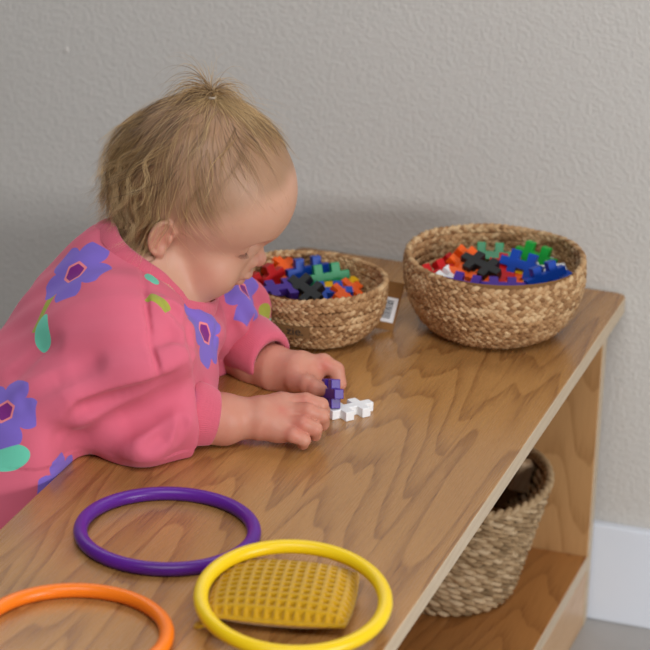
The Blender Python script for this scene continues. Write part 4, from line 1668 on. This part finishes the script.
# wisps falling forward over the forehead and at the temple
arcs(75, KNOT - nT * 0.3, lambda g, n: RH * 1.0 + DOWN * g.uniform(0.0, 0.55, (n, 1)) - AWh * g.uniform(-0.5, 0.7, (n, 1)), (4.0, 9.0), 0.05, 34, (0.35, 0.95), (0.009, 0.014), 20, 0.3)
arcs(40, KNOT - nT * 0.2, lambda g, n: -RH * g.uniform(0.1, 1.0, (n, 1)) + DOWN * g.uniform(0.2, 0.9, (n, 1)) - AWh * g.uniform(0.2, 0.9, (n, 1)), (3.0, 7.5), 0.07, 35, (0.4, 1.0), (0.009, 0.015), 20, 0.3)


def hair_mesh(Ss, tn, rd):
    Vs, Fs, At, off = [], [], [], 0
    for S_, t_, r_ in zip(Ss, tn, rd):
        ns, m, _ = S_.shape
        T_ = np.gradient(S_, axis=1); T_ /= np.linalg.norm(T_, axis=2, keepdims=True) + 1e-12
        A_ = np.cross(T_, np.array([0.31, 0.52, 0.79])); A_ /= np.linalg.norm(A_, axis=2, keepdims=True) + 1e-9
        B_ = np.cross(T_, A_)
        prof = np.minimum(1, 1.25 * (1 - np.linspace(0, 1, m)) + 0.18)
        rr = (r_ / 100)[:, None, None] * prof[None, :, None]
        ring = np.stack([S_ + rr * (math.cos(a) * A_ + math.sin(a) * B_) for a in (0.0, 2.0944, 4.1888)], 2)
        Vs.append(ring.reshape(-1, 3))
        s_, i_, k_ = np.meshgrid(np.arange(ns), np.arange(m - 1), np.arange(3), indexing='ij')
        k2 = (k_ + 1) % 3
        ix = lambda i, k: (s_ * m + i) * 3 + k
        Fs.append(np.stack([ix(i_, k_), ix(i_, k2), ix(i_ + 1, k2), ix(i_ + 1, k_)], -1).reshape(-1, 4) + off)
        tt = t_[:, None] + 0.28 * np.linspace(-0.5, 1, m)[None]
        At.append(np.repeat(tt.reshape(-1), 3)); off += ns * m * 3
    return np.concatenate(Vs), np.concatenate(Fs), np.concatenate(At)


def hair_mat():
    k = NT('blonde_hair')
    a = k.n('ShaderNodeAttribute', attribute_name='tone').outputs['Fac']
    k.col(k.ramp(a, [(0.05, lin((74, 60, 48))), (0.35, lin((132, 102, 70))), (0.65, lin((190, 152, 102))), (1.0, lin((226, 196, 146)))]))
    k.set(Roughness=0.42)
    k.b.inputs['Specular IOR Level'].default_value = 0.45
    return k.m


hv, hf, ht = hair_mesh(strands, tones, radii)
hairo = child_mesh('hair', hv, hf, hair_mat())
attr(hairo, 'tone', ht)
hairo['label'] = 'wispy blonde hair gathered in a topknot'
# clear elastic holding the topknot
kw = HO + (KNOT / 100) @ HM.T
nw = HM @ nT
u = np.cross(nw, RGT); u /= np.linalg.norm(u); w2 = np.cross(nw, u)
a = np.linspace(0, 2 * PI, 33)[:-1]
v_, f_ = tube(kw - nw * 0.001 + 0.0036 * (np.outer(np.cos(a), u) + np.outer(np.sin(a), w2)), 0.0012, 8, True)
child_mesh('hair_elastic', v_, f_, plain('clear_elastic', (206, 196, 184), 0.3))
# lashes and brows
LASH, BROW = plain('lash_brown', (92, 64, 48), 0.6), plain('brow_blonde', (176, 132, 92), 0.6)
gb = np.random.default_rng(40)
for sgn in (-1, 1):
    lash, brow = [], []
    lid = np.array([(5.62, -4.55, 1.38), (6.55, -4.1, 1.15), (7.13, -3.25, 0.97), (7.15, -2.45, 1.0)])
    for t in np.linspace(0.08, 0.85, 22):
        i = min(int(t * 3), 2); f = t * 3 - i
        b_ = lid[i] * (1 - f) + lid[i + 1] * f
        d_ = np.array([0.42, (b_[1] + 3.15) * 0.30, -0.22])
        pts = np.array([b_ + d_ * s - np.array([0, 0, 0.12]) * s * (1 - s) for s in (0, 0.35, 0.7, 1.0)])
        pts[:, 1] *= -sgn
        lash.append(tube(from_head(pts), np.array([0.00014, 0.00013, 0.00010, 0.00005]), 3))
    for t in gb.uniform(0, 1, 60):
        b_ = np.array([6.2 + 1.6 * math.sin(t * 1.7) * 0.9, -4.2 + 2.6 * t, 3.25 + 0.35 * math.sin(t * 3.1)]) + gb.normal(0, 0.07, 3)
        pts = np.array([b_, b_ + (0.05, -0.22, 0.10), b_ + (0.02, -0.46, 0.12)])
        for k in range(3):
            dd = head_d(pts[k:k + 1])[0]
            pts[k] -= head_n(pts[k:k + 1])[0] * (dd - 0.012)
        pts[:, 1] *= -sgn
        brow.append(tube(from_head(pts), np.array([0.00010, 0.00010, 0.00005]), 3))
    child_mesh('eyelashes', *merge(lash), LASH)
    child_mesh('eyebrow', *merge(brow), BROW)
print('hair', len(hv), round(time.time() - _t, 1))
# ------------------------------------------------------------------ light
w = bpy.data.worlds.new('room_daylight')
SC.world = w
w.use_nodes = True
w.node_tree.nodes['Background'].inputs[0].default_value = (0.86, 0.93, 1.0, 1)
w.node_tree.nodes['Background'].inputs[1].default_value = 0.13


def area(name, loc, target, size, power, colr):
    ld = bpy.data.lights.new(name, 'AREA')
    ld.shape = 'RECTANGLE'
    ld.size, ld.size_y = size
    ld.energy = power
    ld.color = colr
    lo = bpy.data.objects.new(name, ld)
    COL.objects.link(lo)
    lo.location = loc
    lo.rotation_euler = (Vector(target) - Vector(loc)).to_track_quat('-Z', 'Y').to_euler()
    return lo


area('window_light', (2.1, -1.75, 0.92), (-0.2, -0.3, 0.42), (0.9, 0.45), 44, (0.985, 0.99, 1.0))
area('overhead_fill_light', (0.4, -2.2, 2.6), (-0.2, -0.4, 0.4), (1.6, 1.2), 46, (0.98, 0.99, 1.0))  # unseen fill added above to brighten the shelf top, not a real window
area('wall_window_light', (-0.6, -0.02, 1.36), (-0.6, -2.0, 1.16), (1.9, 1.0), 16, (0.96, 0.98, 1.0))
SC.view_settings.view_transform = 'Standard'
SC.view_settings.look = 'None'
SC.view_settings.gamma = 1
SC.view_settings.use_curve_mapping = False
SC.view_settings.exposure = -0.14
